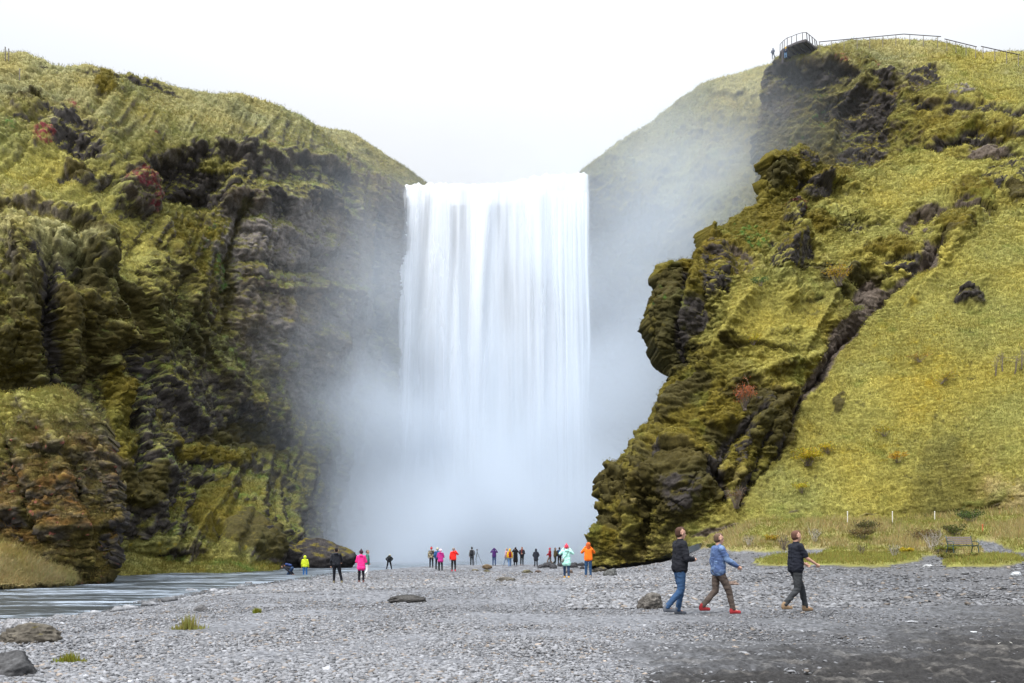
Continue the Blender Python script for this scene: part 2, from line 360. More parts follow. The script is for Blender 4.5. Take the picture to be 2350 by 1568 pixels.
# ================================================================== the cliffs and hills
patch('cliff_left',
  bottom=[(-90, 1365), (250, 1336), (620, 1330), (700, 1326), (1000, 1326)],
  top=[(-90, 126), (0, 128), (60, 130), (120, 160), (230, 165), (330, 185), (400, 207), (480, 222), (545, 222), (610, 240), (680, 270), (715, 292), (760, 332), (850, 388), (900, 412), (935, 430), (1000, 436)],
  left=[(-90, 1365), (-90, 126)], right=[(1000, 1326), (1000, 436)],
  depth=[(-90, 1340, 57), (0, 1320, 60), (250, 1310, 65), (450, 1305, 69), (620, 1300, 75), (700, 1290, 94), (800, 1290, 112), (900, 1290, 126), (1000, 1290, 137),
         (-90, 700, 62), (0, 900, 63), (0, 650, 66), (0, 450, 76), (0, 250, 89), (0, 130, 97), (-90, 126, 95), (200, 900, 69), (210, 680, 71), (250, 560, 79), (250, 400, 88), (230, 165, 101),
         (330, 1100, 69), (400, 1000, 77), (350, 820, 80), (400, 600, 90), (400, 480, 96), (400, 330, 99), (400, 207, 107), (480, 1120, 79), (560, 1180, 79), (620, 1240, 79), (560, 1050, 92), (550, 800, 96), (540, 500, 99), (540, 400, 101), (550, 330, 105), (545, 222, 112),
         (650, 1000, 101), (700, 700, 106), (700, 500, 108), (700, 400, 110), (715, 292, 118), (800, 1000, 115), (800, 600, 117), (850, 388, 126), (900, 900, 128), (900, 600, 129), (935, 430, 131), (1000, 900, 141), (1000, 436, 141)],
  nr=560, nc=500, wing='left', seed=0., amp=(1.15, .6, .26, .10), ledge=.40, ribs=1.2,
  feats=[(430, 425, 95, 55, 5, -3.6, 'rock'), (440, 470, 60, 28, 10, -2.2, 'rock', 1.6), (180, 330, 60, 45, 35, -2.0, 'rock', 1.6), (150, 300, 40, 26, 0, .5, 'rock'), (310, 192, 100, 17, 14, -1.8, 'rock', 1.8), (240, 205, 30, 26, 20, 1.6, 'moss'),
         (300, 465, 55, 42, 20, 3.2, 'brown', .9), (290, 455, 36, 24, 20, .6, 'red', 1.2), (320, 480, 18, 40, 0, 0, 'red', 1.1), (100, 342, 30, 20, -15, .8, 'red', 1.1), (165, 260, 26, 14, 35, 0, 'red', 1.), (345, 328, 16, 8, 0, 0, 'red', 1.), (103, 228, 14, 9, 20, 0, 'yel', 1.2), (620, 345, 20, 12, 0, 0, 'red', .6),
         (175, 415, 30, 18, 30, 1.4, 'dmoss'), (60, 250, 60, 22, 10, .8, 'dmoss', .7), (20, 310, 60, 20, 10, 0, 'green', .7), (480, 560, 50, 60, 0, .2, 'green', .55), (500, 640, 16, 50, 0, 0, 'green', .8), (360, 460, 14, 50, 0, -.4, 'green', .8),
         (100, 600, 130, 40, 12, 1.4, 'pale', .7), (150, 590, 90, 24, 18, 0, 'rock', .6), (160, 640, 40, 50, 0, -1.4, 'rock', 1.1), (60, 700, 30, 160, 3, 1.4), (120, 760, 14, 170, 2, -1.6, 'rock', .7), (200, 720, 22, 140, -4, 1.5),
         (330, 700, 24, 130, -8, 2.), (300, 860, 20, 110, -6, -2.6, 'rock'), (270, 920, 16, 130, -14, -1.8, 'rock'), (420, 760, 26, 120, -4, 1.4),
         (255, 1000, 36, 130, -8, 2.6, 'moss', 1.), (235, 900, 26, 70, -12, 1.8, 'moss', 1.), (330, 860, 12, 60, -10, -1.5, 'rock'), (285, 1060, 26, 90, -20, -1.8, 'rock', 1.1),
         (370, 1000, 22, 120, -26, 1.5, 'moss', .6), (470, 1060, 110, 22, 16, 1.6, 'moss', .8), (560, 1010, 90, 60, 20, -3.2, 'dmoss', .9), (450, 1000, 60, 90, -30, -1.6, 'rock', 1.),
         (300, 1130, 60, 50, 30, 1.5, 'dmoss'), (390, 1180, 34, 90, -30, -1.4, 'rock', 1.2), (480, 1190, 80, 80, 30, .6, 'moss', .8), (560, 1240, 70, 40, 20, .4, 'dmoss', .9), (590, 1228, 34, 38, 0, .6, 'rock', 1.), (600, 1262, 28, 30, 0, .8, 'dmoss'), (350, 1275, 120, 18, 0, 1.2, 'olive', .8),
         (640, 460, 110, 34, -6, 1.8, 'rock', .8), (560, 470, 46, 34, 0, 2., 'brown', .8), (640, 560, 110, 46, 4, .8, 'grey', 1.1), (620, 620, 110, 18, 3, -1., 'rock', .7), (680, 500, 60, 30, 30, .6, 'grey', .9), (640, 665, 120, 12, 3, .9, 'brown', .9), (620, 662, 90, 5, 3, .2, 'green', .6),
         (760, 470, 70, 40, 24, .5, 'rock', .7), (720, 680, 110, 30, 8, .8, 'brown', .7), (560, 340, 50, 22, 10, 1.0, 'green', .5), (500, 390, 60, 12, 4, .8, 'olive', .8), (740, 380, 70, 16, 24, 0, 'rust', .5), (640, 780, 60, 120, -30, .8, 'grey', .6), (730, 820, 60, 80, -30, 1., 'brown', .8)],
  tones=[(0, 200, 'pale'), (150, 200, 'pale'), (300, 230, 'olive'), (60, 300, 'olive'), (250, 290, 'pale'), (400, 280, 'pale'), (520, 270, 'pale'), (620, 290, 'pale'), (450, 340, 'olive'), (330, 390, 'olive'), (80, 420, 'grass'), (0, 450, 'grass'), (180, 480, 'grass'), (250, 420, 'olive'), (120, 530, 'grass'), (250, 560, 'grass'), (280, 640, 'grass'), (0, 520, 'pale'), (60, 540, 'pale'),
         (20, 620, 'moss'), (20, 720, 'dmoss'), (60, 780, 'dmoss'), (120, 900, 'rock'), (30, 850, 'dmoss'), (120, 700, 'dmoss'), (150, 850, 'dmoss'), (120, 600, 'olive'), (230, 750, 'dmoss'), (230, 850, 'dmoss'), (330, 760, 'dmoss'), (300, 700, 'dmoss'), (430, 600, 'moss'), (260, 700, 'dmoss'), (200, 960, 'rock'), (420, 860, 'rock'), (520, 860, 'dmoss'), (300, 960, 'rock'), (460, 700, 'dmoss'), (380, 560, 'moss'), (420, 520, 'olive'), (340, 660, 'dmoss'), (440, 800, 'dmoss'), (520, 760, 'brown'), (470, 900, 'dmoss'), (560, 900, 'brown'), (480, 650, 'moss'),
         (650, 720, 'brown'), (700, 620, 'grey'), (640, 500, 'grey'), (700, 760, 'brown'), (760, 860, 'grey'), (640, 860, 'dmoss'), (800, 520, 'brown'), (850, 480, 'rock'), (800, 640, 'brown'), (880, 620, 'brown'), (620, 700, 'grey'), (720, 520, 'brown'), (620, 560, 'grey'), (680, 640, 'brown'), (720, 900, 'grey'), (600, 800, 'grey'), (780, 740, 'grey'), (700, 980, 'brown'), (680, 350, 'olive'), (640, 400, 'rock'), (560, 390, 'rock'), (760, 400, 'brown'), (760, 450, 'grey'), (860, 420, 'brown'),
         (350, 940, 'rock'), (350, 1080, 'dmoss'), (260, 1180, 'dmoss'), (420, 940, 'rock'), (420, 1150, 'rock'), (340, 1150, 'rock'), (500, 960, 'rock'), (560, 1000, 'rock'), (650, 1000, 'rock'), (600, 1100, 'dmoss'), (700, 1100, 'rock'), (750, 1000, 'dmoss'), (800, 1200, 'rock'), (900, 800, 'dmoss'), (900, 1100, 'rock'), (330, 1290, 'olive'), (260, 1240, 'rock'), (350, 1220, 'rock'), (450, 1290, 'olive'), (480, 1220, 'moss'), (420, 1200, 'moss'), (550, 1285, 'olive'), (400, 1290, 'green'), (500, 1150, 'dmoss'), (330, 1180, 'rock'), (440, 1080, 'rock'), (260, 1290, 'olive'), (160, 1000, 'dmoss'), (640, 1200, 'rock')],
  ridges=[([(60, 500), (180, 570), (215, 650), (240, 740), (215, 850)], 16, 1.6), ([(200, 330), (270, 430), (360, 560), (400, 660), (380, 760)], 14, 1.3), ([(330, 540), (400, 680), (440, 800), (520, 900), (590, 980)], 18, 1.3), ([(215, 760), (260, 860), (300, 960), (310, 1050), (360, 1120)], 14, 1.6),
          ([(350, 890), (440, 970), (530, 1050), (600, 1060)], 16, 1.8), ([(130, 600), (150, 720), (140, 880)], 14, 1.2), ([(30, 560), (60, 700), (70, 880)], 16, 1.2), ([(110, 620), (105, 760), (110, 890)], 12, -1.5), ([(270, 700), (290, 800), (300, 900), (280, 1000)], 13, -1.7), ([(330, 880), (350, 960), (400, 1040), (450, 1120)], 12, -1.5), ([(380, 1060), (440, 1130), (500, 1240)], 10, -1.2), ([(560, 480), (520, 620), (510, 760)], 12, -.9), ([(640, 700), (600, 860), (640, 1000)], 16, 1.1), ([(800, 480), (790, 640), (760, 800)], 16, 1.2), ([(860, 500), (850, 700), (880, 850)], 14, -1.4)],
  ledges=[([(110, 160), (200, 172), (300, 192), (400, 216)], 24, 1.2, 'rock'), ([(330, 368), (430, 358), (520, 366), (600, 384), (700, 380), (780, 410)], 44, 1.6, 'rock'), ([(60, 236), (120, 268), (180, 330), (225, 372)], 26, 1.2, 'rock'), ([(60, 280), (110, 290), (140, 320)], 36, 1.0, 'rock'), ([(225, 440), (280, 436), (330, 466)], 26, 1.2, 'rock'), ([(140, 410), (190, 412)], 24, 1.0, 'rock'),
          ([(0, 506), (100, 540), (180, 575), (212, 625)], 40, 1.5, 'dmoss'), ([(100, 610), (200, 625)], 60, 1.0, 'rock'), ([(510, 452), (560, 440), (640, 470)], 30, 1.3, 'rock'), ([(560, 540), (660, 560), (740, 590)], 14, .8, 'brown'), ([(560, 640), (680, 650), (800, 690)], 18, .9, 'brown'), ([(200, 640), (260, 660), (300, 700)], 40, 1.2, 'dmoss'), ([(560, 760), (700, 790)], 16, .8, 'brown'), ([(380, 1100), (470, 1120), (560, 1170), (620, 1230)], 16, .8, 'rock'), ([(460, 1000), (560, 1040), (640, 1040)], 30, -1.0, 'dmoss')],
  calm=[[(230, 250), (330, 225), (700, 300), (760, 360), (600, 345), (400, 350), (300, 330)], [(0, 350), (120, 380), (250, 520), (330, 620), (180, 560), (0, 500)], [(250, 1270), (620, 1285), (620, 1320), (240, 1320)], [(400, 1110), (520, 1150), (610, 1250), (420, 1260)]],
  grassy=300000, gl=.30, slope_w=1.5, skirts=('top',), label='tall mossy gorge wall left of the waterfall with grassy top')
patch('hill_left',
  bottom=[(640, 430), (975, 480)], top=[(640, 288), (720, 290), (800, 303), (870, 345), (930, 385), (975, 421)], left=[(640, 430), (640, 288)], right=[(975, 480), (975, 421)],
  depth=[(640, 288, 134), (800, 303, 139), (930, 385, 145), (975, 421, 146), (640, 430, 124), (800, 440, 128), (975, 480, 139)], nr=90, nc=170, seed=33., amp=(.7, .4, .18, .05), ledge=.2,
  feats=[(850, 360, 40, 10, 30, -.3, 'grey', .8)], tones=[(700, 320, 'pale'), (850, 370, 'pale'), (900, 400, 'olive')], grassy=26000, gl=.3, label='pale grassy shoulder above the left edge of the waterfall')
patch('cliff_back',
  bottom=[(880, 1310), (1460, 1310)], top=[(880, 440), (1000, 440), (1150, 440), (1250, 425), (1460, 420)], left=[(880, 1310), (880, 440)], right=[(1460, 1310), (1460, 420)],
  depth=[(880, 440, 140), (1170, 440, 142), (1460, 420, 141), (880, 1300, 138), (1170, 1300, 145), (1460, 1300, 138), (1170, 800, 146)], nr=150, nc=110, seed=50., amp=(1., .8, .3, 0), ledge=.4, skirts=(),
  tones=[(1000, 700, 'rock'), (1300, 900, 'dmoss')], label='dark wet rock wall behind the falling water')
patch('hill_right_far',
  bottom=[(1335, 1310), (1900, 1310)], top=[(1335, 392), (1357, 376), (1400, 345), (1450, 310), (1500, 280), (1560, 230), (1620, 195), (1700, 170), (1770, 150), (1900, 130)], left=[(1335, 1310), (1335, 392)], right=[(1900, 1310), (1900, 130)],
  depth=[(1357, 376, 134), (1357, 800, 137), (1357, 1290, 136), (1500, 280, 142), (1480, 600, 134), (1500, 1290, 124), (1700, 170, 142), (1700, 450, 128), (1900, 130, 142), (1800, 500, 122), (1900, 1290, 108), (1700, 900, 116)],
  nr=420, nc=230, seed=70., amp=(1.6, .7, .25, .05), ledge=.25, skirts=('top', 'left'),
  feats=[(1640, 330, 40, 110, 40, 1.2), (1560, 400, 30, 100, 40, -1.2, 'olive'), (1700, 600, 40, 80, 0, 1.5), (1500, 560, 30, 110, 20, -1.5, 'dmoss')],
  tones=[(1450, 350, 'olive'), (1600, 250, 'olive'), (1700, 210, 'pale'), (1700, 300, 'moss'), (1600, 380, 'moss'), (1450, 450, 'moss'), (1650, 450, 'olive'), (1400, 520, 'dmoss'), (1550, 600, 'dmoss'), (1700, 650, 'dmoss'), (1450, 750, 'rock'), (1600, 900, 'rock'), (1450, 1100, 'rock')],
  grassy=70000, gl=.26, label='misty grass slope rising from the right edge of the waterfall')
patch('cliff_right_upper',
  bottom=[(1765, 500), (2440, 560)], top=[(1757, 157), (1790, 137), (1830, 128), (1870, 113), (1960, 98), (2060, 93), (2150, 98), (2200, 108), (2260, 121), (2440, 117)], left=[(1765, 500), (1748, 400), (1736, 330), (1748, 250), (1757, 157)], right=[(2440, 560), (2440, 117)],
  depth=[(1757, 157, 121), (1757, 210, 121), (1740, 330, 122), (1765, 490, 118), (1870, 113, 120), (1870, 150, 116), (1870, 200, 118), (1800, 300, 120), (1850, 430, 112), (1950, 300, 115), (2000, 390, 109), (2060, 93, 121), (2100, 150, 114), (2100, 260, 108), (2200, 108, 119), (2200, 250, 104), (2260, 121, 117), (2440, 117, 113), (2350, 300, 98), (2440, 450, 88), (2350, 480, 89), (2150, 420, 99)],
  nr=250, nc=400, wing='right', seed=90., amp=(1.2, .7, .28, .08), ledge=.3, skirts=('top', 'left'),
  feats=[(1830, 180, 90, 24, 3, -1.2, 'rock', 1.4), (1790, 250, 40, 60, 0, 0, 'brown', .6), (1975, 290, 60, 72, 20, -.6, 'rock', 1.3), (1960, 370, 60, 24, 0, -1.6, 'rock', 1.3), (2020, 330, 40, 50, 0, -.5, 'rock', 1.2), (2110, 185, 34, 22, 10, .6, 'rock', 1.2), (2030, 185, 24, 14, 0, .3, 'rock', 1.), (2190, 225, 20, 26, 30, .6, 'grey', 1.1), (2080, 215, 60, 20, -10, -.4, 'brown', .8),
         (1980, 155, 60, 8, 6, .3, 'rust', .6), (1930, 152, 28, 7, 0, .2, 'red', .8), (2020, 167, 12, 5, 0, .3, 'red', 1.), (2240, 338, 80, 15, -4, -1.6, 'rock', 1.8, .3), (2290, 314, 80, 12, 8, .9, 'moss', .7, .4), (2200, 314, 60, 10, -24, .7, 'moss', .7, .4), (2290, 270, 70, 14, 8, -1.2, 'rock', .9), (2260, 372, 50, 20, 0, -.6, 'scree', 1.1), (2310, 415, 56, 34, -12, 2.0, 'rock', 1.3), (1880, 260, 50, 60, -30, 0, 'green', .5), (1850, 330, 60, 40, -30, 1.2, 'green', .4)],
  ledges=[([(1757, 156), (1830, 150), (1930, 160), (1995, 172), (2040, 190)], 46, 1.8, 'rock'), ([(2120, 262), (2200, 252), (2300, 272), (2400, 268)], 18, 1.2, 'rock'), ([(2150, 340), (2200, 322), (2240, 300), (2330, 306), (2400, 318)], 22, 1.6, 'rock'), ([(1900, 250), (1960, 225), (2040, 225)], 40, 1., 'rock'), ([(2080, 165), (2140, 172)], 28, .9, 'rock'), ([(2170, 205), (2210, 215)], 26, .9, 'grey'), ([(2230, 372), (2330, 372), (2420, 380)], 34, 1.2, 'rock')],
  ridges=[([(1890, 180), (1870, 280), (1830, 350), (1800, 450)], 14, 1.2), ([(1990, 200), (1930, 270), (1900, 350)], 14, 1.4), ([(2090, 230), (2060, 300), (2010, 370)], 14, 1.2), ([(2040, 250), (2000, 320)], 12, -1.2)],
  calm=[[(1890, 120), (2060, 95), (2440, 115), (2440, 240), (2240, 230), (2100, 150), (1900, 145)]],
  tones=[(1800, 145, 'olive'), (1900, 130, 'grass'), (2000, 115, 'pale'), (2100, 120, 'pale'), (2200, 140, 'grass'), (2300, 160, 'pale'), (2300, 220, 'grass'), (2250, 200, 'grass'), (1800, 230, 'brown'), (1900, 230, 'moss'), (1780, 330, 'dmoss'), (1850, 380, 'dmoss'), (1950, 250, 'dmoss'), (2050, 260, 'moss'), (2100, 330, 'grass'), (2150, 290, 'moss'), (2200, 300, 'olive'), (2300, 330, 'moss'), (2200, 400, 'grass'), (2300, 480, 'moss'), (2350, 380, 'grass'), (1980, 180, 'olive')],
  grassy=150000, gl=.28, label='high grassy headland with dark rock faces under the viewing platform')
patch('hill_right_near',
  bottom=[(1362, 1300), (1420, 1296), (1500, 1284), (1600, 1250), (1700, 1222), (1945, 1204), (2145, 1204), (2440, 1190)],
  left=[(1362, 1300), (1362, 1240), (1378, 1180), (1380, 1130), (1388, 1092), (1428, 1076), (1440, 1050), (1470, 1000), (1500, 970), (1530, 910), (1553, 866), (1530, 815), (1502, 775), (1493, 690), (1512, 645), (1555, 617), (1608, 600), (1640, 548), (1700, 495), (1755, 470), (1745, 432), (1768, 374), (1812, 362), (1832, 337)],
  top=[(1832, 337), (1895, 384), (2005, 398), (2060, 362), (2120, 345), (2200, 372), (2300, 372), (2440, 350)],
  right=[(2440, 1190), (2440, 350)],
  depth=[(1365, 1290, 68), (1380, 1130, 70), (1440, 1050, 72), (1500, 970, 74), (1555, 865, 76), (1500, 760, 78), (1495, 690, 79), (1515, 640, 80), (1610, 595, 81), (1700, 490, 86), (1745, 430, 89), (1830, 337, 93), (1900, 384, 94), (2005, 398, 96), (2100, 345, 101), (2350, 372, 94), (2440, 350, 92),
         (1440, 1200, 66), (1600, 1200, 63), (1560, 1080, 65), (1650, 980, 67), (1700, 1100, 64), (1700, 900, 69), (1650, 760, 74), (1700, 650, 76), (1850, 1150, 62), (1850, 950, 68), (1850, 700, 76), (1850, 500, 87), (1950, 800, 74), (2000, 1100, 62), (2000, 900, 68), (2000, 600, 80), (2000, 450, 91), (2150, 1100, 60), (2150, 800, 68), (2150, 500, 84), (2440, 1150, 53), (2350, 900, 62), (2350, 600, 75), (2350, 450, 86), (1500, 1275, 65), (1600, 1240, 62), (1700, 1210, 61), (1945, 1195, 60), (2145, 1195, 59), (2440, 1180, 54)],
  nr=640, nc=560, wing='right', seed=130., amp=(.55, .48, .19, .07), ledge=.50, skirts=('top', 'left'),
  feats=[(1560, 640, 60, 22, -15, .6, 'moss'), (1540, 730, 44, 100, 4, 1.8, 'dmoss', .9), (1520, 700, 16, 60, 4, .3, 'green', .5), (1570, 700, 7, 90, 8, -1.4, 'rock', .7), (1600, 690, 22, 90, 8, 1.6, 'moss', .6), (1645, 640, 36, 56, 10, 2.2, 'rock', 1.2), (1650, 600, 40, 18, -20, 1.8, 'moss'), (1600, 745, 36, 60, 20, -.3, 'rock', .8), (1665, 674, 13, 8, 0, -2.6, 'rock', 2.), (1550, 820, 30, 50, -20, .8, 'dmoss'),
         (1800, 400, 50, 34, 0, 2.0, 'moss'), (1768, 430, 20, 34, 0, 1.4, 'dmoss', 1.), (1855, 355, 36, 24, 25, 1.4, 'rock', 1.1), (1815, 372, 26, 6, 0, .8, 'red', 1.3), (1870, 440, 36, 22, 10, 1.6, 'rock', .9), (1880, 425, 46, 10, 8, 1.6, 'moss', 1.), (1815, 520, 20, 26, 0, 2.0, 'rock', 1.3), (1818, 494, 22, 7, -8, 2.2, 'red', 1.5), (1950, 520, 50, 10, 4, -.9, 'rock', .9), (1950, 505, 60, 7, 4, 1.0, 'grass'), (1880, 530, 40, 12, 0, 1.0, 'moss'),
         (1810, 590, 36, 50, 8, 1.7, 'moss', .8), (1800, 620, 22, 30, 0, .7, 'rock', .9), (1880, 625, 70, 14, 0, -.6, 'dmoss', .9), (1720, 560, 60, 26, 35, .1, 'green', .9, .8), (1730, 660, 50, 10, -10, .1, 'green', .7), (2060, 610, 60, 20, -14, -1.4, 'rock', 1.), (2040, 580, 80, 16, 0, 1.1, 'moss', .8), (2115, 520, 56, 34, -25, -1.6, 'brown', 1.3), (2130, 590, 30, 36, 0, -1.0, 'scree', 1.2), (2190, 540, 50, 34, 0, 1.4, 'moss', .8), (2220, 465, 60, 18, 0, 1.5, 'moss', .8), (2240, 490, 56, 9, 0, -.8, 'dmoss'),
         (2310, 415, 56, 34, -12, 1.6, 'rock', 1.2), (2335, 460, 34, 22, 0, 1.4, 'dmoss', 1.), (1990, 690, 50, 34, -42, -.8, 'scree', 1.3), (1940, 770, 30, 60, 40, -.9, 'scree', 1.3), (1880, 860, 26, 70, 34, -.9, 'scree', 1.2), (1830, 950, 14, 50, 24, -1., 'scree', 1.1), (1935, 655, 40, 9, 0, .5, 'dmoss', .8),
         (1800, 760, 60, 10, -8, .5, 'grass'), (2228, 692, 26, 20, -12, 1.4, 'dmoss', 1.), (2214, 690, 15, 14, -20, .6, 'rock', 1.1),
         (1570, 1120, 70, 90, 10, 2.4, 'dmoss', .9), (1570, 1150, 50, 36, 20, .3, 'rock', .7), (1640, 1060, 22, 90, 35, -1.5, 'rock', .8), (1700, 1060, 18, 76, 18, -1.2, 'rock', .9), (1760, 960, 56, 60, 30, 1.6, 'dmoss', .8), (1735, 930, 30, 20, 20, .7, 'rock', .6), (1800, 1000, 40, 40, 0, .9, 'dmoss', .7), (1660, 980, 60, 14, -40, .8, 'rust', .5), (1470, 1110, 50, 80, 20, 1.2, 'dmoss', .6), (1410, 1120, 30, 40, 0, 1.2, 'dmoss', .7), (1400, 1230, 40, 50, 0, .6, 'moss', .8), (1495, 1200, 12, 90, 4, -1.4, 'dmoss', 1.), (1560, 950, 20, 90, 34, 1.0, 'dmoss', .7), (1600, 900, 30, 60, 34, -.8, 'dmoss', .8),
         (1700, 1160, 20, 14, -40, -.3, 'rock', .8), (1640, 1216, 60, 8, -22, -.2, 'scree', 1.2), (1790, 1035, 10, 30, 0, -.6, 'rock', .9), (1920, 935, 14, 24, 20, .4, 'dmoss', .9)],
  ridges=[([(1720, 700), (1665, 800), (1610, 880), (1555, 960), (1500, 1050), (1470, 1180), (1455, 1250)], 15, 1.5), ([(1880, 830), (1780, 860), (1700, 905), (1640, 955), (1590, 1015), (1540, 1060), (1515, 1130)], 14, 1.4), ([(1800, 935), (1760, 965), (1710, 1020), (1700, 1110)], 13, 1.2), ([(1660, 890), (1620, 950), (1560, 1030), (1500, 1110)], 10, -1.5), ([(1740, 960), (1680, 1020), (1640, 1080), (1660, 1140)], 11, -1.6), ([(1760, 1010), (1735, 1080), (1700, 1140)], 9, -1.3),
          ([(2160, 560), (2110, 610), (2010, 700), (1935, 780), (1865, 880), (1820, 960)], 8, -1.95), ([(1820, 960), (1790, 1040), (1740, 1100), (1690, 1160)], 6, -.6), ([(1830, 560), (1790, 640), (1810, 700)], 13, 1.3), ([(1640, 560), (1600, 650), (1580, 780)], 12, 1.2), ([(1570, 640), (1560, 740), (1580, 840)], 8, -1.3), ([(1990, 620), (1900, 700), (1850, 800)], 12, .9), ([(2250, 500), (2180, 580), (2100, 700)], 14, .9), ([(1900, 470), (1850, 520)], 10, .8)],
  ledges=[([(1850, 632), (1950, 652), (2020, 638), (2095, 606)], 18, 1.2, 'dmoss'), ([(1880, 522), (1960, 534), (2010, 520)], 12, 1.1, 'rock'), ([(2085, 504), (2140, 486), (2200, 466), (2270, 480)], 44, 1.4, 'brown'), ([(1745, 400), (1800, 392), (1840, 410)], 24, 1.0, 'dmoss'), ([(1840, 420), (1900, 432), (1940, 450)], 26, 1.3, 'rock'), ([(1640, 585), (1690, 580), (1720, 600)], 60, 1.3, 'brown'), ([(1770, 560), (1810, 545), (1850, 570)], 50, 1.3, 'rock'), ([(1500, 650), (1560, 628)], 50, 1.0, 'dmoss'), ([(2240, 410), (2300, 385), (2400, 392)], 40, 1.6, 'rock'), ([(2160, 545), (2210, 530)], 20, 1., 'dmoss'),
          ([(1560, 830), (1620, 800), (1700, 790), (1800, 800)], 9, .7, 'dmoss'), ([(1700, 900), (1760, 905), (1810, 935)], 40, 1.4, 'dmoss'), ([(1530, 1060), (1590, 1050), (1650, 1090)], 60, 1.4, 'dmoss'), ([(1400, 1090), (1450, 1110)], 30, 1., 'dmoss'), ([(1380, 1180), (1440, 1190)], 24, .9, 'dmoss'), ([(1640, 990), (1700, 985)], 30, 1., 'dmoss'), ([(1850, 690), (1920, 680), (1960, 700)], 16, .9, 'dmoss'), ([(2200, 684), (2245, 676)], 18, 1.2, 'rock'), ([(1820, 1180), (2000, 1186), (2200, 1172), (2300, 1150)], 6, .5, 'scree')],
  calm=[[(1830, 980), (1880, 890), (1960, 790), (2060, 680), (2160, 600), (2440, 520), (2440, 1220), (1480, 1320), (1640, 1200), (1750, 1100)], [(1700, 700), (1880, 660), (1900, 760), (1700, 800)]],
  tones=[(1400, 1250, 'moss'), (1450, 1150, 'moss'), (1400, 1100, 'dmoss'), (1480, 1050, 'dmoss'), (1520, 980, 'moss'), (1560, 1000, 'dmoss'), (1550, 1200, 'moss'), (1620, 1150, 'dmoss'), (1600, 1050, 'moss'), (1650, 880, 'moss'), (1620, 950, 'moss'), (1700, 800, 'grass'), (1700, 720, 'grass'), (1780, 850, 'grass'), (1750, 1000, 'moss'), (1720, 1100, 'moss'), (1780, 1080, 'dmoss'), (1660, 1180, 'grass'), (1600, 760, 'dmoss'), (1560, 680, 'moss'), (1620, 580, 'moss'),
         (1700, 520, 'moss'), (1780, 440, 'moss'), (1850, 430, 'moss'), (1950, 440, 'moss'), (1900, 480, 'grass'), (2000, 500, 'grass'), (1900, 580, 'grass'), (1980, 620, 'moss'), (1780, 660, 'grass'), (1880, 680, 'olive'), (1850, 760, 'grass'), (1900, 830, 'moss'), (2020, 540, 'grass'), (2100, 430, 'grass'), (2200, 420, 'grass'), (2250, 520, 'olive'), (2330, 500, 'grass'), (2200, 620, 'grass'), (2300, 640, 'grass'), (2100, 700, 'grass'), (2050, 800, 'grass'), (2200, 760, 'grass'), (2340, 780, 'grass'), (1980, 880, 'grass'), (1900, 1000, 'grass'), (2060, 950, 'grass'), (2200, 900, 'grass'), (2330, 920, 'grass'), (1850, 1100, 'grass'), (2000, 1080, 'grass'), (2150, 1050, 'olive'), (2330, 1050, 'grass'), (1800, 1170, 'grass'), (2000, 1170, 'grass'), (2200, 1160, 'olive'), (2330, 1160, 'dry'), (1560, 1260, 'grass'), (1700, 1210, 'grass'), (1450, 1280, 'grass'), (1500, 1285, 'dry'), (2130, 860, 'yel'), (2060, 760, 'yel'), (1960, 1010, 'yel')],
  grassy=400000, gl=.27, slope_w=.9, label='mossy rocky spur and grass hillside right of the gravel beach')
def bluff_post(c, P, n, u, v):
    m = sm(.15, .5, fbm(P, 1.3, 4, off=9.)+.15)*(v > 980); c = c*(1-m[..., None]*.6)+np.array((.080, .062, .016))*m[..., None]*.6
    r = sm(.50, .56, fbm(P, 3.5, 2, off=77.))*(v > 1000); return c*(1-r[..., None])+np.array((.30, .10, .08))*r[..., None]
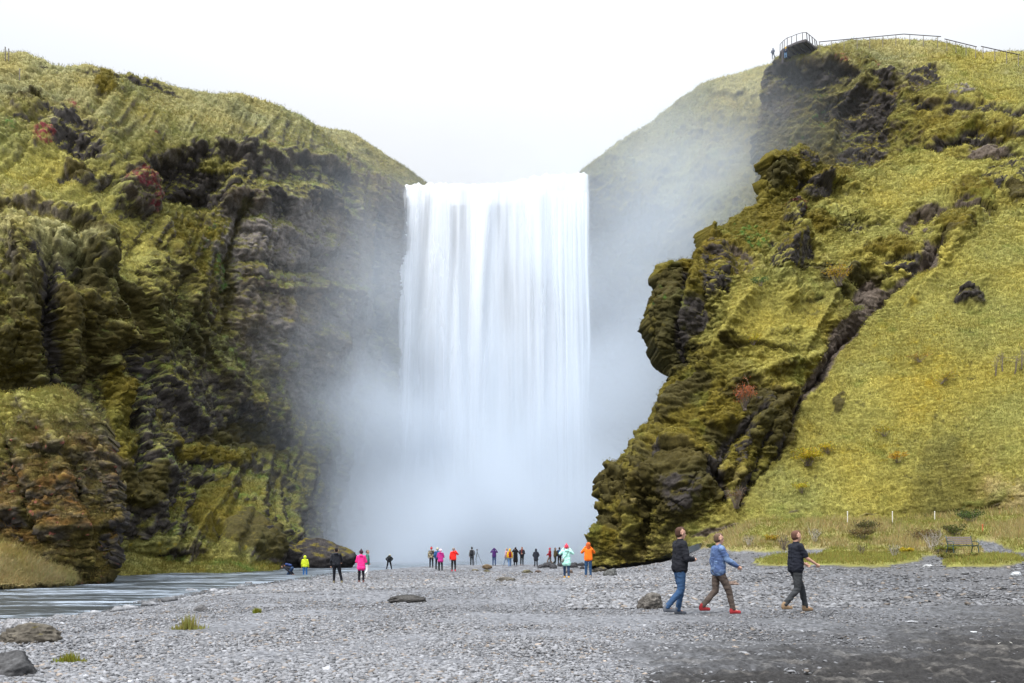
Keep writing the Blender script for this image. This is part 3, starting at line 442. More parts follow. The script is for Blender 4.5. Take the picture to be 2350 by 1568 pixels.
patch('cliff_left_near',
  bottom=[(-100, 1352), (205, 1340)], top=[(-100, 900), (0, 915), (40, 922), (110, 905), (150, 907), (190, 945)], left=[(-100, 1352), (-100, 900)],
  right=[(205, 1340), (240, 1310), (253, 1240), (249, 1180), (235, 1080), (215, 1000), (190, 945)],
  depth=[(-100, 900, 50), (0, 915, 50.5), (110, 905, 50), (190, 945, 49), (0, 1000, 46.5), (100, 1000, 46), (0, 1200, 44), (120, 1200, 43.2), (245, 1080, 47), (250, 1200, 46), (-100, 1200, 44), (0, 1335, 42.5), (205, 1335, 44.5), (120, 1340, 43), (-100, 1350, 42)],
  nr=300, nc=240, wing='left', seed=170., amp=(.55, .62, .24, .08), ledge=.42, skirts=('top', 'right'),
  feats=[(-20, 1330, 150, 66, 22, 1.4, 'dry', .9, .1), (0, 1290, 60, 20, 20, .2, 'yel', .5), (230, 1240, 26, 80, 5, .2, 'rock', 1.), (50, 1210, 60, 20, 20, 0, 'rock', .8)],
  tones=[(0, 950, 'grass'), (100, 940, 'grass'), (170, 960, 'olive'), (60, 1020, 'moss'), (20, 1040, 'moss'), (110, 1080, 'dmoss'), (150, 1040, 'brown'), (200, 1050, 'brown'), (60, 1110, 'rust'), (160, 1120, 'rust'), (210, 1150, 'rock'), (30, 1180, 'brown'), (120, 1200, 'rust'), (60, 1230, 'rock'), (180, 1230, 'dmoss'), (150, 1170, 'rock'), (220, 1200, 'dmoss'), (120, 1270, 'dmoss'), (190, 1300, 'moss'), (40, 1310, 'dry'), (100, 1320, 'dry')],
  grassy=110000, gl=.30, ridges=[([(60, 930), (120, 1040), (150, 1160), (190, 1300)], 14, .6), ([(190, 960), (225, 1080), (240, 1200)], 12, .5), ([(20, 1000), (50, 1120), (90, 1240)], 10, -.8), ([(170, 1080), (180, 1200)], 9, -.8)], ledges=[([(0, 1050), (80, 1040), (150, 1060)], 16, .5, 'dmoss'), ([(90, 1130), (190, 1140)], 16, .5, 'rock'), ([(0, 1170), (70, 1190)], 30, .6, 'rock'), ([(120, 1230), (220, 1220)], 20, .5, 'dmoss')], slope_w=.8, post=bluff_post, label='squat rust and green bluff on the far river bank at the left edge')

patch('riverbank', bottom=[(215, 1332), (400, 1330), (640, 1326)], top=[(215, 1262), (290, 1272), (400, 1278), (520, 1286), (640, 1298)], left=[(215, 1332), (215, 1262)], right=[(640, 1326), (640, 1298)],
  depth=[(215, 1332, 58), (215, 1262, 65), (400, 1330, 62), (400, 1278, 69), (640, 1326, 68), (640, 1298, 75), (300, 1305, 60), (520, 1310, 65)], nr=70, nc=330, seed=210., amp=(.15, .22, .12, .05), ledge=.22,
  tones=[(230, 1300, 'olive'), (300, 1290, 'olive'), (400, 1300, 'olive'), (450, 1310, 'moss'), (350, 1312, 'moss'), (520, 1308, 'green'), (500, 1296, 'olive'), (560, 1296, 'olive'), (580, 1312, 'moss'), (630, 1315, 'dmoss')], grassy=22000, gl=.5, slope_w=.5, label='low bright green mossy bank along the far side of the river')
patch('riverbank', bottom=[(-60, 1352), (165, 1342)], top=[(-60, 1228), (0, 1246), (60, 1275), (120, 1305), (165, 1326)], left=[(-60, 1352), (-60, 1228)], right=[(165, 1342), (165, 1326)],
  depth=[(-60, 1352, 38), (-60, 1228, 43), (0, 1300, 40), (60, 1275, 42.6), (120, 1305, 42.6), (165, 1342, 41.5), (165, 1326, 43), (60, 1346, 39.5)], nr=70, nc=130, wing='left', seed=230., amp=(.08, .15, .10, .05), ledge=.12,
  tones=[(0, 1270, 'yel'), (0, 1300, 'dry'), (60, 1310, 'dry'), (110, 1325, 'dry'), (20, 1330, 'dry'), (40, 1285, 'olive'), (140, 1330, 'olive')], grassy=26000, gl=.75, slope_w=.3, label='dry golden grass bank at the far left edge of the river')
# ================================================================== ground, river, gravel
EDGE_PX = [(-60, 1452), (0, 1442), (120, 1424), (230, 1402), (300, 1387), (420, 1368), (500, 1353), (620, 1338), (700, 1326), (760, 1316), (850, 1309), (930, 1305)]
EDGE = [((u-U0)*K*((CAMZ-WL)/((v-V0)*K)), (CAMZ-WL)/((v-V0)*K)) for u, v in EDGE_PX]
EDGE = [(-60, 17.5), (-30, 18.5)]+EDGE+[(-4, 84), (3, 88), (10, 88), (22, 76)]
RIVER = EDGE+[(200, 90), (200, 400), (-300, 400), (-300, 17)]
GP = [(0, 3, 0), (-8, 8, 0), (8, 8, 0), (0, 16, 0), (-9, 16, -.05), (9, 16, .05), (-13, 21, -.4), (-8, 24, -.2), (0, 28, -.03), (7, 40, .02), (-8.8, 40, -.42), (-7.5, 50, -.5), (-15, 58, -.70), (-5.5, 61, -.45), (-4, 58, -.37), (-7, 68, -.36), (-4, 78, -.36), (3, 76, -.36), (8, 76, -.30), (0, 95, -.5), (12, 80, -.2),
      (9, 44, .1), (12.5, 60, .35), (14, 65, .7), (11, 38, .38), (16.2, 34, .52), (13, 25, .12), (18, 28, .66), (9, 14, .10), (25, 46, 1.0), (15, 50, 1.2), (15.5, 60, 1.9), (17, 60, 2.7), (25.3, 59, 3.1), (31, 58, 3.3), (36, 56, 4.0), (23, 46, .85), (20, 50, 1.3), (30, 36, 1.1), (45, 40, 2.5), (40, 20, .6), (-30, 60, -.9), (-40, 30, -.9), (-20, 90, -1.1)]
gtps = TPS([(a, b) for a, b, c in GP], [c for a, b, c in GP], scale=30., lam=2e-4)
def river_sd(x, y):
    x = np.asarray(x, float); y = np.asarray(y, float)
    d = np.full(x.shape, 1e9)
    for i in range(len(EDGE)-1): d = np.minimum(d, dist_seg(x, y, EDGE[i], EDGE[i+1]))
    ins = np.zeros(x.shape, bool); p = RIVER
    for i in range(len(p)):
        a, b = p[i-1], p[i]
        if a[1] != b[1]: ins ^= ((a[1] > y) != (b[1] > y)) & (x < (b[0]-a[0])*(y-a[1])/(b[1]-a[1])+a[0])
    return np.where(ins, -d, d)
TURF = [[(1735, 1288), (1800, 1277), (1885, 1277), (1905, 1255), (2090, 1250), (2190, 1262), (2140, 1275), (2118, 1281), (2105, 1288), (2040, 1300), (1990, 1304), (1900, 1298), (1780, 1300), (1730, 1296)],
        [(2163, 1296), (2200, 1282), (2270, 1277), (2330, 1283), (2350, 1291), (2320, 1299), (2230, 1303), (2170, 1304)],
        [(1400, 1290), (1480, 1288), (1560, 1262), (1640, 1258), (1700, 1268), (1780, 1266), (1860, 1262), (1960, 1258), (2060, 1262), (2140, 1274), (2200, 1277), (2250, 1275), (2262, 1262), (2236, 1250), (2240, 1240), (2280, 1244), (2310, 1262), (2330, 1270), (2460, 1268), (3600, 1262), (3600, 900), (1300, 900), (1360, 1294)]]
def ground_masks(x, y):
    """projected plan position decides where turf, sand and path lie"""
    x = np.asarray(x, float); y = np.asarray(y, float); b = gtps(x, y)
    P = np.stack([x, y, b], -1); u, v = pix(P)
    nn = fbm(P*[1, 1, 0], .8, 3, off=5.); u2, v2 = u+nn*22, v+fbm(P*[1, 1, 0], .8, 3, off=15.)*5
    turf = np.full(x.shape, -1e9)
    for p in TURF:
        s = poly_sd(u2, v2, p); turf = np.maximum(turf, s)
    ok = (y > 22)
    turf = np.where(ok, turf, -50)
    return b, u, v, turf
def gz(x, y, full=False):
    b, u, v, turf = ground_masks(x, y); d = river_sd(x, y)
    t = sm(0, 3.5, d); z = np.where(d > 0, (WL)*(1-t)+np.maximum(b, WL+.02)*t, WL-.5*sm(0, 3, -d))
    tm = sm(-1, 6, turf)
    z = z+tm*.16
    if full: return z, u, v, turf, d
    return z
def gnd(x, y): return float(gz(np.array([x]), np.array([y]))[0])

nu, nv = 1150, 520
uu = np.r_[np.linspace(-900, -180, 40), np.linspace(-160, 2520, nu-100), np.linspace(2535, 3400, 60)]; vq = np.r_[np.linspace(1254.5+14, 1330, 200, endpoint=False), np.linspace(1330, 1750, nv-200)]
Dg = 1.5/((vq-1250.5)*K)*.86; Dg = Dg[::-1]
UU, DD = np.meshgrid(uu, Dg); X = (UU-U0)*K*DD; Y = DD
Z, gu, gv, turf, dr = gz(X, Y, True)
P = np.stack([X, Y, Z], -1); Pf = P*[1, 1, 0]
tm = sm(-1, 5, turf)
sand_r = poly_sd(gu+fbm(Pf, .5, 4)*130, gv+fbm(Pf, .7, 4, off=3.)*26, [(1500, 1620), (1480, 1530), (1700, 1480), (2000, 1462), (2200, 1440), (2420, 1400), (2600, 1400), (2600, 1800), (1500, 1800)])
sand = sm(-110, 90, sand_r+fbm(Pf, 1.5, 3, off=8.)*60)
path = sm(-10, 10, poly_sd(gu+fbm(Pf, .5, 3)*60, gv, [(1500, 1292), (1740, 1262), (1800, 1268), (2120, 1262), (2200, 1262), (2600, 1255), (2600, 1420), (2300, 1420), (2200, 1330), (1760, 1302)]))*(1-tm)
rough = fbm(Pf, 2.5, 4, off=30.)
Zd = Z+fbm(Pf, .35, 3)*.05*(1-tm)+tm*(ridged(Pf, .9, 3)*.10+fbm(Pf, .3, 2)*.12)+fbm(Pf, 6., 3)*.012*(1-tm)
Zd = Zd-sand*np.abs(fbm(Pf*[.55, 1, 1], 3.2, 3, off=60.))*.22*(1-tm)+sand*.05
Zd = np.where(dr < 0, Z, Zd)
P = np.stack([X, Y, Zd], -1)
def C3(n): return np.array(PAL[n])
fine = fbm(Pf, 9., 3, off=80.); med = fbm(Pf, .7, 4, off=90.)
gravel = np.array((.145, .150, .164))*(1+1.5*fine[..., None])*(1+.9*sm(25, 40, Y)*fbm(Pf, 2.6, 3, off=81.))[..., None]*(1+.25*med[..., None])
dark = np.array((.050, .050, .053))*(1+.35*rough[..., None])
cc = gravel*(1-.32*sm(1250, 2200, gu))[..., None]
ps = sm(-.25, .4, fbm(Pf*[.6, 1, 1], .35, 3, off=70.)*.9+fine*.6)*.35
cc = cc*(1-ps[..., None])+dark*ps[..., None]
cc = cc*(1-path[..., None]*.55)+np.array((.085, .084, .088))*path[..., None]*.55
sp = sm(.1, .35, rough+.3*fine)[..., None]
sandc = np.array((.022, .021, .021))*(1-sp)+np.array((.066, .062, .058))*sp
cc = cc*(1-sand[..., None])+sandc*sand[..., None]
wet = 1-sm(0, .8, dr+fine*.5)
cc = cc*(1-.62*wet[..., None])
g1, g2, g3 = fbm(Pf, .45, 4, off=1.), fbm(Pf, .3, 4, off=41.), fbm(Pf, 1.8, 3, off=51.)
dryw = .85*np.clip(sm(-.1, .4, g2+g3*.5+.003*(gv-1210)*(gv < 1262)+.12)*(gv < 1275), 0, 1)[..., None]
tc_ = (C3('grass')*1.0+C3('green')*np.clip(g1+.35, 0, 1)[..., None]*.45)*(1-dryw)+C3('dry')*dryw
tc_ = tc_*(1+.35*g3[..., None])*.68
tm2 = sm(-1, 1.5, turf)[..., None]; cc = cc*(1-tm2)+tc_*tm2
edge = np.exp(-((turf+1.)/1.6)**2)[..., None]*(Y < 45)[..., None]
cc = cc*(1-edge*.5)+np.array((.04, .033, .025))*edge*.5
# the sheet runs on, flat, far past everything in view
nr_, nc_ = UU.shape; Pv = P.reshape(-1, 3)
ring = []
b0 = np.concatenate([np.arange(nc_), nc_-1+nc_*np.arange(1, nr_), (nr_-1)*nc_+np.arange(nc_-2, -1, -1), nc_*np.arange(nr_-2, 0, -1)])
ctr = np.array([0, 60.]); dirv = Pv[b0, :2]-ctr; dirv /= np.linalg.norm(dirv, axis=1)[:, None]
R1 = np.c_[ctr+dirv*330, np.full(len(b0), -1.6)]; R2 = np.c_[ctr+dirv*3000, np.full(len(b0), -2.)]
R0 = np.c_[Pv[b0, :2]+dirv*3., np.minimum(Pv[b0, 2], -.1)-.35]
nb = len(b0); base = len(Pv); V = np.concatenate([Pv, R0, R1, R2]); k = np.arange(nb); k2 = (k+1) % nb
F = [grid_faces(nr_, nc_)[:, ::-1], np.stack([b0, base+k, base+k2, b0[k2]], -1)]
for r in (0, 1): F.append(np.stack([base+r*nb+k, base+(r+1)*nb+k, base+(r+1)*nb+k2, base+r*nb+k2], -1))
Call = np.concatenate([cc.reshape(-1, 3), np.tile([.07, .072, .06], (3*nb, 1))])
M_GROUND = terrain_mat('gravel_ground', fine=16., lo=.55, hi=1.5, bump=.8, rough=.8, dist=.02, fine2=45.)
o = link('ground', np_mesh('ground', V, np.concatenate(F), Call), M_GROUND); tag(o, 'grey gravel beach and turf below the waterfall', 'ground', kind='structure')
GN = np.gradient(P, axis=1); GM = np.gradient(P, axis=0); gnr = np.cross(GN, GM); gnr /= np.linalg.norm(gnr, axis=-1)[..., None]; gnr *= np.sign(gnr[..., 2:3])

# turf blades: short on the islands, tall and dry in the meadow
w = (tm > .5)*(gu > -40)*(gu < 2400); wi = np.where(w.ravel())[0]
wd = (Y.ravel()[wi]/50)**1.0
i = wi[RNG.choice(len(wi), 210000, p=wd/wd.sum())]
tall = sm(.0, .5, (g2.ravel()[i]+.2+g3.ravel()[i]*.5))*(gv.ravel()[i] < 1262)
yD = Y.ravel()[i]
Vb, Fb, Cb = blades(P.reshape(-1, 3)[i], gnr.reshape(-1, 3)[i], cc.reshape(-1, 3)[i]*(1.4+.35*tall[:, None]), .11+.34*tall*RNG.random(len(i)), .035*(yD/45), up=.9, down=.25, rnd=.4, jit=.05)
o = link('grass', np_mesh('grass', Vb, Fb, Cb), M_GRASS, smooth=False); tag(o, 'dry tall meadow grass and short turf behind the gravel', 'grass', kind='stuff')

# loose stones: one sheet of thousands of flattened pebbles
def ico():
    t = (1+5**.5)/2; v = np.array([(-1, t, 0), (1, t, 0), (-1, -t, 0), (1, -t, 0), (0, -1, t), (0, 1, t), (0, -1, -t), (0, 1, -t), (t, 0, -1), (t, 0, 1), (-t, 0, -1), (-t, 0, 1)], float)
    f = np.array([(0, 11, 5), (0, 5, 1), (0, 1, 7), (0, 7, 10), (0, 10, 11), (1, 5, 9), (5, 11, 4), (11, 10, 2), (10, 7, 6), (7, 1, 8), (3, 9, 4), (3, 4, 2), (3, 2, 6), (3, 6, 8), (3, 8, 9), (4, 9, 5), (2, 4, 11), (6, 2, 10), (8, 6, 7), (9, 8, 1)])
    return v/np.linalg.norm(v[0]), f
IV, IF = ico()
def stones(n, ulo, uhi, vlo, vhi, s0, s1, prob, flat=.42):
    u = RNG.uniform(ulo, uhi, n); v = vlo+(vhi-vlo)*RNG.random(n)
    D = 1.45/((v-V0)*K); x = (u-U0)*K*D; y = D
    z, pu, pv, tf, d = gz(x, y, True); keep = prob(x, y, pu, pv, tf, d) > RNG.random(n)
    x, y, z, d = x[keep], y[keep], z[keep], d[keep]; m = len(x)
    s = (s0*(s1/s0)**(RNG.random(m)**2.2))
    pp = np.stack([x, y, x*0], -1)
    cl_ = sm(-.35, .3, fbm(pp, .5, 3, off=44.)); s = s*(.85+.3*cl_)
    ax = s[:, None]*np.stack([.8+.5*RNG.random(m), .6+.4*RNG.random(m), flat*(.6+.7*RNG.random(m))], -1)
    V = IV[None]*(1+.22*RNG.normal(size=(m, 12, 1)))*ax[:, None]
    a = RNG.random(m)*6.283; t = RNG.normal(size=m)*.25; ca, sa = np.cos(a)[:, None], np.sin(a)[:, None]; ct, st = np.cos(t)[:, None], np.sin(t)[:, None]
    X_, Y_, Z_ = V[..., 0], V[..., 1], V[..., 2]; X_, Z_ = X_*ct-Z_*st, X_*st+Z_*ct; X_, Y_ = X_*ca-Y_*sa, X_*sa+Y_*ca
    V = np.stack([X_+x[:, None], Y_+y[:, None], Z_+(z+ax[:, 2]*.35)[:, None]], -1)
    F = (np.arange(m)[:, None, None]*12+IF[None]).reshape(-1, 3)
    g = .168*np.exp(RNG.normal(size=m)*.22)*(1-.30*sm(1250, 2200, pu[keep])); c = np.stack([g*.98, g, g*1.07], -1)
    br = RNG.random(m) < .06; c[br] *= [1.15, .95, .75]; dk = RNG.random(m) < .12; c[dk] *= .5
    c = c*np.where(d < .5, .5, 1.)[:, None]
    return V.reshape(-1, 3), F, np.repeat(c, 12, 0)
def beachprob(x, y, u, v, tf, d):
    pp = np.stack([x, y, x*0], -1)
    s = poly_sd(u+fbm(pp, .5, 4)*130, v+fbm(pp, .7, 4, off=3.)*26, [(1500, 1620), (1480, 1530), (1700, 1480), (2000, 1462), (2200, 1440), (2420, 1400), (2600, 1400), (2600, 1800), (1500, 1800)])
    p = 1-.93*sm(-110, 80, s); p = p*(tf < -1)*(d > -.5)
    p = p*(.75+.25*sm(-.45, .25, fbm(pp, .55, 4, off=23.)))*(1-.25*sm(1350, 1650, u)*(v < 1440))*np.where(u > 2000, .55, 1)
    return p
S = [stones(40000, 1300, 2420, 1300, 1400, .03, .11, beachprob, .35), stones(210000, -60, 2420, 1318, 1690, .010, .040, beachprob), stones(60000, -60, 1700, 1296, 1345, .03, .10, beachprob), stones(24000, -60, 1100, 1330, 1690, .02, .055, beachprob)]
of = 0; Vs, Fs, Cs = [], [], []
for a_, b_, c_ in S: Vs.append(a_); Fs.append(b_+of); Cs.append(c_); of += len(a_)
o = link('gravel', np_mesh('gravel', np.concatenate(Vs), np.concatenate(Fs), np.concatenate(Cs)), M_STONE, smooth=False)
tag(o, 'loose flat grey pebbles covering the beach', 'gravel', kind='stuff')

# river
m, nt, out = mat_new('river_water'); geo = N(nt, 'ShaderNodeNewGeometry')
mp = N(nt, 'ShaderNodeMapping'); mp.inputs['Scale'].default_value = (.22, 1.1, 1); mp.inputs['Rotation'].default_value = (0, 0, .35); L(nt, geo.outputs['Position'], mp.inputs[0])
n1 = N(nt, 'ShaderNodeTexNoise', i_Scale=1., i_Detail=5., i_Roughness=.6, i_Distortion=.6); L(nt, mp.outputs[0], n1.inputs['Vector'])
mp2 = N(nt, 'ShaderNodeMapping'); mp2.inputs['Scale'].default_value = (1.6, 8., 1); mp2.inputs['Rotation'].default_value = (0, 0, .3); L(nt, geo.outputs['Position'], mp2.inputs[0])
n2 = N(nt, 'ShaderNodeTexNoise', i_Scale=1., i_Detail=4., i_Roughness=.6); L(nt, mp2.outputs[0], n2.inputs['Vector'])
ad = N(nt, 'ShaderNodeMath', operation='MULTIPLY_ADD'); L(nt, n2.outputs[0], ad.inputs[0]); ad.inputs[1].default_value = .6; L(nt, n1.outputs[0], ad.inputs[2])
fo = ramp(nt, ad.outputs[0], [(.79, 0.), (.93, .95)])
c = mix_col(nt, fo, (.020, .026, .030), (.34, .40, .48))
p = N(nt, 'ShaderNodeBsdfPrincipled', i_Roughness=.28, i_IOR=1.33); L(nt, c, p.inputs['Base Color'])
b = N(nt, 'ShaderNodeBump', i_Strength=1., i_Distance=.16); L(nt, ad.outputs[0], b.inputs['Height']); L(nt, b.outputs[0], p.inputs['Normal']); L(nt, p.outputs[0], out.inputs[0])
nx, ny = 160, 160; xs = np.linspace(-110, 45, nx); ys = 16+np.linspace(0, 1, ny)**1.6*134; XX, YY = np.meshgrid(xs, ys); Pw = np.stack([XX, YY, XX*0+WL], -1)
Pw[..., 2] += fbm(Pw*[.3, 1, 0], .8, 3)*.04
o = link('river', np_mesh('river', Pw.reshape(-1, 3), grid_faces(ny, nx)), m); tag(o, 'smooth grey river with streaks of white water', 'river', kind='structure')

# ================================================================== waterfall
m, nt, out = mat_new('falling_water'); at = N(nt, 'ShaderNodeAttribute', attribute_name='cover')
df = N(nt, 'ShaderNodeBsdfDiffuse', i_Color=(.82, .86, .92, 1)); tl = N(nt, 'ShaderNodeBsdfTranslucent', i_Color=(.82, .86, .92, 1)); tr = N(nt, 'ShaderNodeBsdfTransparent')
mx = N(nt, 'ShaderNodeMixShader'); mx.inputs[0].default_value = .3; L(nt, df.outputs[0], mx.inputs[1]); L(nt, tl.outputs[0], mx.inputs[2])
m2 = N(nt, 'ShaderNodeMixShader'); L(nt, at.outputs['Fac'], m2.inputs[0]); L(nt, tr.outputs[0], m2.inputs[1]); L(nt, mx.outputs[0], m2.inputs[2]); L(nt, m2.outputs[0], out.inputs[0])
M_FALL = m
LIP = [(915, 428), (925, 424), (935, 420), (960, 416), (1000, 416), (1050, 417), (1100, 418), (1150, 415), (1190, 409), (1230, 399), (1260, 396), (1357, 393)]
def fall(name, D, ua, ub, na, seed, dens, amp, parent=None, t1=1.0):
    s = np.linspace(0, 1, na); ut = ua+(ub-ua)*s; vt = np.interp(ut, [a for a, b in LIP], [b for a, b in LIP])
    nt_ = 150; t = np.r_[-np.linspace(.05, 0, 10, endpoint=False), np.linspace(0, 1, nt_)**1.35*t1]
    S_, T_ = np.meshgrid(s, t); tt = np.clip(T_, 0, 1)
    zt = CAMZ+(V0-vt)*K*D; zt = zt[None]+fbm(np.stack([ut/14., ut*0, ut*0+seed], -1), 1., 3)[None]*.55
    wob = fbm(np.stack([S_*9, tt*1.2, S_*0+seed], -1), 1., 3)*.9*np.sqrt(tt)
    e1 = noise(np.stack([tt*0, tt*3.2, tt*0+seed+5], -1))*.9*np.sqrt(tt); x = (ut[None]-U0)*K*D*(1+.05*tt)+wob+np.where(S_ > .8, (S_-.8)*5*e1, 0)+np.where(S_ < .2, (.2-S_)*5*e1, 0)
    z = zt*(1-tt)+(WL-.2)*tt
    str_ = fbm(np.stack([S_*12+.4*wob, tt*.6, S_*0+seed+9], -1), 1., 3, gain=.5)
    y = D-3.6*np.sqrt(tt)-amp*str_*(.4+tt)
    bk = np.clip(-T_, 0, 1)/.05; y = y+bk*9; z = z-.35*(1-np.clip(bk*3, 0, 1))*(T_ <= 0)+0*bk
    z = np.where(T_ > 0, z-.35*np.clip(1-tt*80, 0, 1), z)
    cov = dens(S_, tt, str_, ut[None]+0*S_)
    o = link(name, np_mesh(name, np.stack([x, y, z], -1).reshape(-1, 3), grid_faces(*S_.shape), attrs={'cover': np.clip(cov, 0, 1)}), M_FALL, parent)
    return o
def dens1(s, t, st, u):
    q0 = fbm(np.stack([s*40, t*1.2, s*0+77], -1), 1., 3)
    gap = .3*np.exp(-((u-1042-26*t+q0*14)/(20+30*t))**2)*sm(-.02, .10, t)*(1-sm(.15, .5, t))+.5*np.exp(-((u-1010)/26)**2)*sm(.12, .3, t)*(1-sm(.5, .9, t))
    q = fbm(np.stack([s*10+.6*t*np.sin(s*9), t*.8, s*0+3], -1), 1., 5, gain=.52)
    q2 = fbm(np.stack([s*34, t*2., s*0+55], -1), 1., 3)*(1-sm(.02, .35, t))
    return (.88+1.0*q+.40*q2-.62*gap)*(1-.12*t-.4*sm(.75, 1, t))*sm(0, .012+.05*t+.02*q, s)*(1-sm(.96-.06*t+.05*q, .995, s))
def dens2(s, t, st, u):
    q = fbm(np.stack([s*8+.9*t*np.sin(s*17), t*.9, s*0+31], -1), 1., 5, gain=.52); g = np.exp(-((u-1040)/22)**2)*(1-t)
    return (1.7*q+.36-.6*g)*sm(0, .03, t)*sm(0, .02+.06*t, s)*(1-sm(.94-.08*t+.05*q, .99, s))*(1-.2*t-.4*sm(.75, 1, t))
wf = fall('waterfall', 131., 917, 1357, 620, 0., dens1, 1.4); tag(wf, 'wide white curtain of falling water with soft streaks', 'waterfall', kind='structure')
fall('veil', 129.4, 922, 1354, 520, 20., dens2, 1.8, wf)
fall('ledge_veil', 127.8, 1268, 1352, 120, 44., lambda s, t, st, u: (.5+1.7*fbm(np.stack([s*9, t, s*0+8], -1), 1., 3))*sm(0, .02, t)*sm(0, .08, s)*(1-sm(.9, 1, s)), .8, wf).location = (0, 0, -2.6)

# ================================================================== spray hanging in the gorge
def volume(name, lo, hi, blobs, dens, label, nscale=.055, thr=(.33, .70), base=.30, col=(.82, .90, 1.0), aniso=.0):
    bm_v = np.array([(x, y, z) for z in (lo[2], hi[2]) for y in (lo[1], hi[1]) for x in (lo[0], hi[0])], float)
    f = np.array([(0, 2, 3, 1), (4, 5, 7, 6), (0, 1, 5, 4), (2, 6, 7, 3), (0, 4, 6, 2), (1, 3, 7, 5)])
    m, nt, out = mat_new(name); geo = N(nt, 'ShaderNodeTexCoord'); pos = geo.outputs['Object']
    tot = None
    for (cx_, cy_, cz_, rx, ry, rz, wt) in blobs:
        a = N(nt, 'ShaderNodeVectorMath', operation='SUBTRACT'); L(nt, pos, a.inputs[0]); a.inputs[1].default_value = (cx_, cy_, cz_)
        d = N(nt, 'ShaderNodeVectorMath', operation='DIVIDE'); L(nt, a.outputs[0], d.inputs[0]); d.inputs[1].default_value = (rx, ry, rz)
        q = N(nt, 'ShaderNodeVectorMath', operation='DOT_PRODUCT'); L(nt, d.outputs[0], q.inputs[0]); L(nt, d.outputs[0], q.inputs[1])
        e = N(nt, 'ShaderNodeMath', operation='MULTIPLY'); L(nt, q.outputs['Value'], e.inputs[0]); e.inputs[1].default_value = -1.
        g = N(nt, 'ShaderNodeMath', operation='EXPONENT'); L(nt, e.outputs[0], g.inputs[0])
        h = N(nt, 'ShaderNodeMath', operation='MULTIPLY_ADD'); L(nt, g.outputs[0], h.inputs[0]); h.inputs[1].default_value = wt
        if tot is not None: L(nt, tot, h.inputs[2])
        else: h.inputs[2].default_value = 0.
        tot = h.outputs[0]
    n = N(nt, 'ShaderNodeTexNoise', i_Scale=nscale, i_Detail=2.5, i_Roughness=.5, i_Distortion=.5); L(nt, pos, n.inputs['Vector'])
    r = ramp(nt, n.outputs['Fac'], [(thr[0], base), (thr[1], 1.5)])
    k = N(nt, 'ShaderNodeMath', operation='MULTIPLY'); L(nt, tot, k.inputs[0]); L(nt, r, k.inputs[1])
    k2 = N(nt, 'ShaderNodeMath', operation='MULTIPLY'); L(nt, k.outputs[0], k2.inputs[0]); k2.inputs[1].default_value = dens
    s_ = N(nt, 'ShaderNodeMath', operation='SUBTRACT'); L(nt, k2.outputs[0], s_.inputs[0]); s_.inputs[1].default_value = dens*.012; s_.use_clamp = False
    mxn = N(nt, 'ShaderNodeMath', operation='MAXIMUM'); L(nt, s_.outputs[0], mxn.inputs[0]); mxn.inputs[1].default_value = 0.
    p = N(nt, 'ShaderNodeVolumePrincipled'); p.inputs['Color'].default_value = tuple(col)+(1,); p.inputs['Anisotropy'].default_value = aniso; L(nt, mxn.outputs[0], p.inputs['Density']); L(nt, p.outputs[0], out.inputs['Volume'])
    o = link(name, np_mesh(name, bm_v, f), m, smooth=False); tag(o, label, 'mist', kind='stuff'); return o
volume('mist', (-54, 80, -.64), (60, 131.5, 82),
       [(0, 120, 0, 25, 22, 19, 1.5), (0, 118, 8, 19, 18, 32, .55), (18, 116, 26, 12, 16, 30, .36), (27, 119, 45, 18, 12, 24, .40), (-27, 113, 26, 13, 12, 18, .46), (-23, 117, 34, 11, 12, 18, .24), (-21, 112, 14, 9, 12, 12, .35), (0, 106, 0, 26, 20, 8, .8)], .074,
       'pale spray drifting up from the foot of the waterfall')
# ================================================================== modelling helpers for the loose things
def capsule(p, q, r1, r2, seg=10, flat=(1, 1, 1)):
    p, q = np.array(p, float), np.array(q, float); d = q-p; l = np.linalg.norm(d)+1e-9; d /= l
    a = np.cross(d, [0, 0, 1.] if abs(d[2]) < .9 else [1., 0, 0]); a /= np.linalg.norm(a); b = np.cross(d, a)
    rings = [(-r1*math.sin(t), r1*math.cos(t), p) for t in (1.1, .7, .35)]+[(0, r1, p), (0, r2, q)]+[(r2*math.sin(t), r2*math.cos(t), q) for t in (.35, .7, 1.1)]
    V = [p-d*r1]; th = np.arange(seg)*2*math.pi/seg
    for o, r, c in rings:
        for t in th: V.append(c+d*o+r*(math.cos(t)*a+math.sin(t)*b))
    V.append(q+d*r2); F = []; n = len(rings)
    for k in range(seg): F.append((0, 1+(k+1) % seg, 1+k))
    for i in range(n-1):
        for k in range(seg): a0 = 1+i*seg+k; b0 = 1+i*seg+(k+1) % seg; F.append((a0, b0, b0+seg, a0+seg))
    e = 1+n*seg
    for k in range(seg): F.append((e, 1+(n-1)*seg+k, 1+(n-1)*seg+(k+1) % seg))
    V = np.array(V)
    if flat != (1, 1, 1): m = (p+q)/2; V = m+(V-m)*np.array(flat)
    return V, F
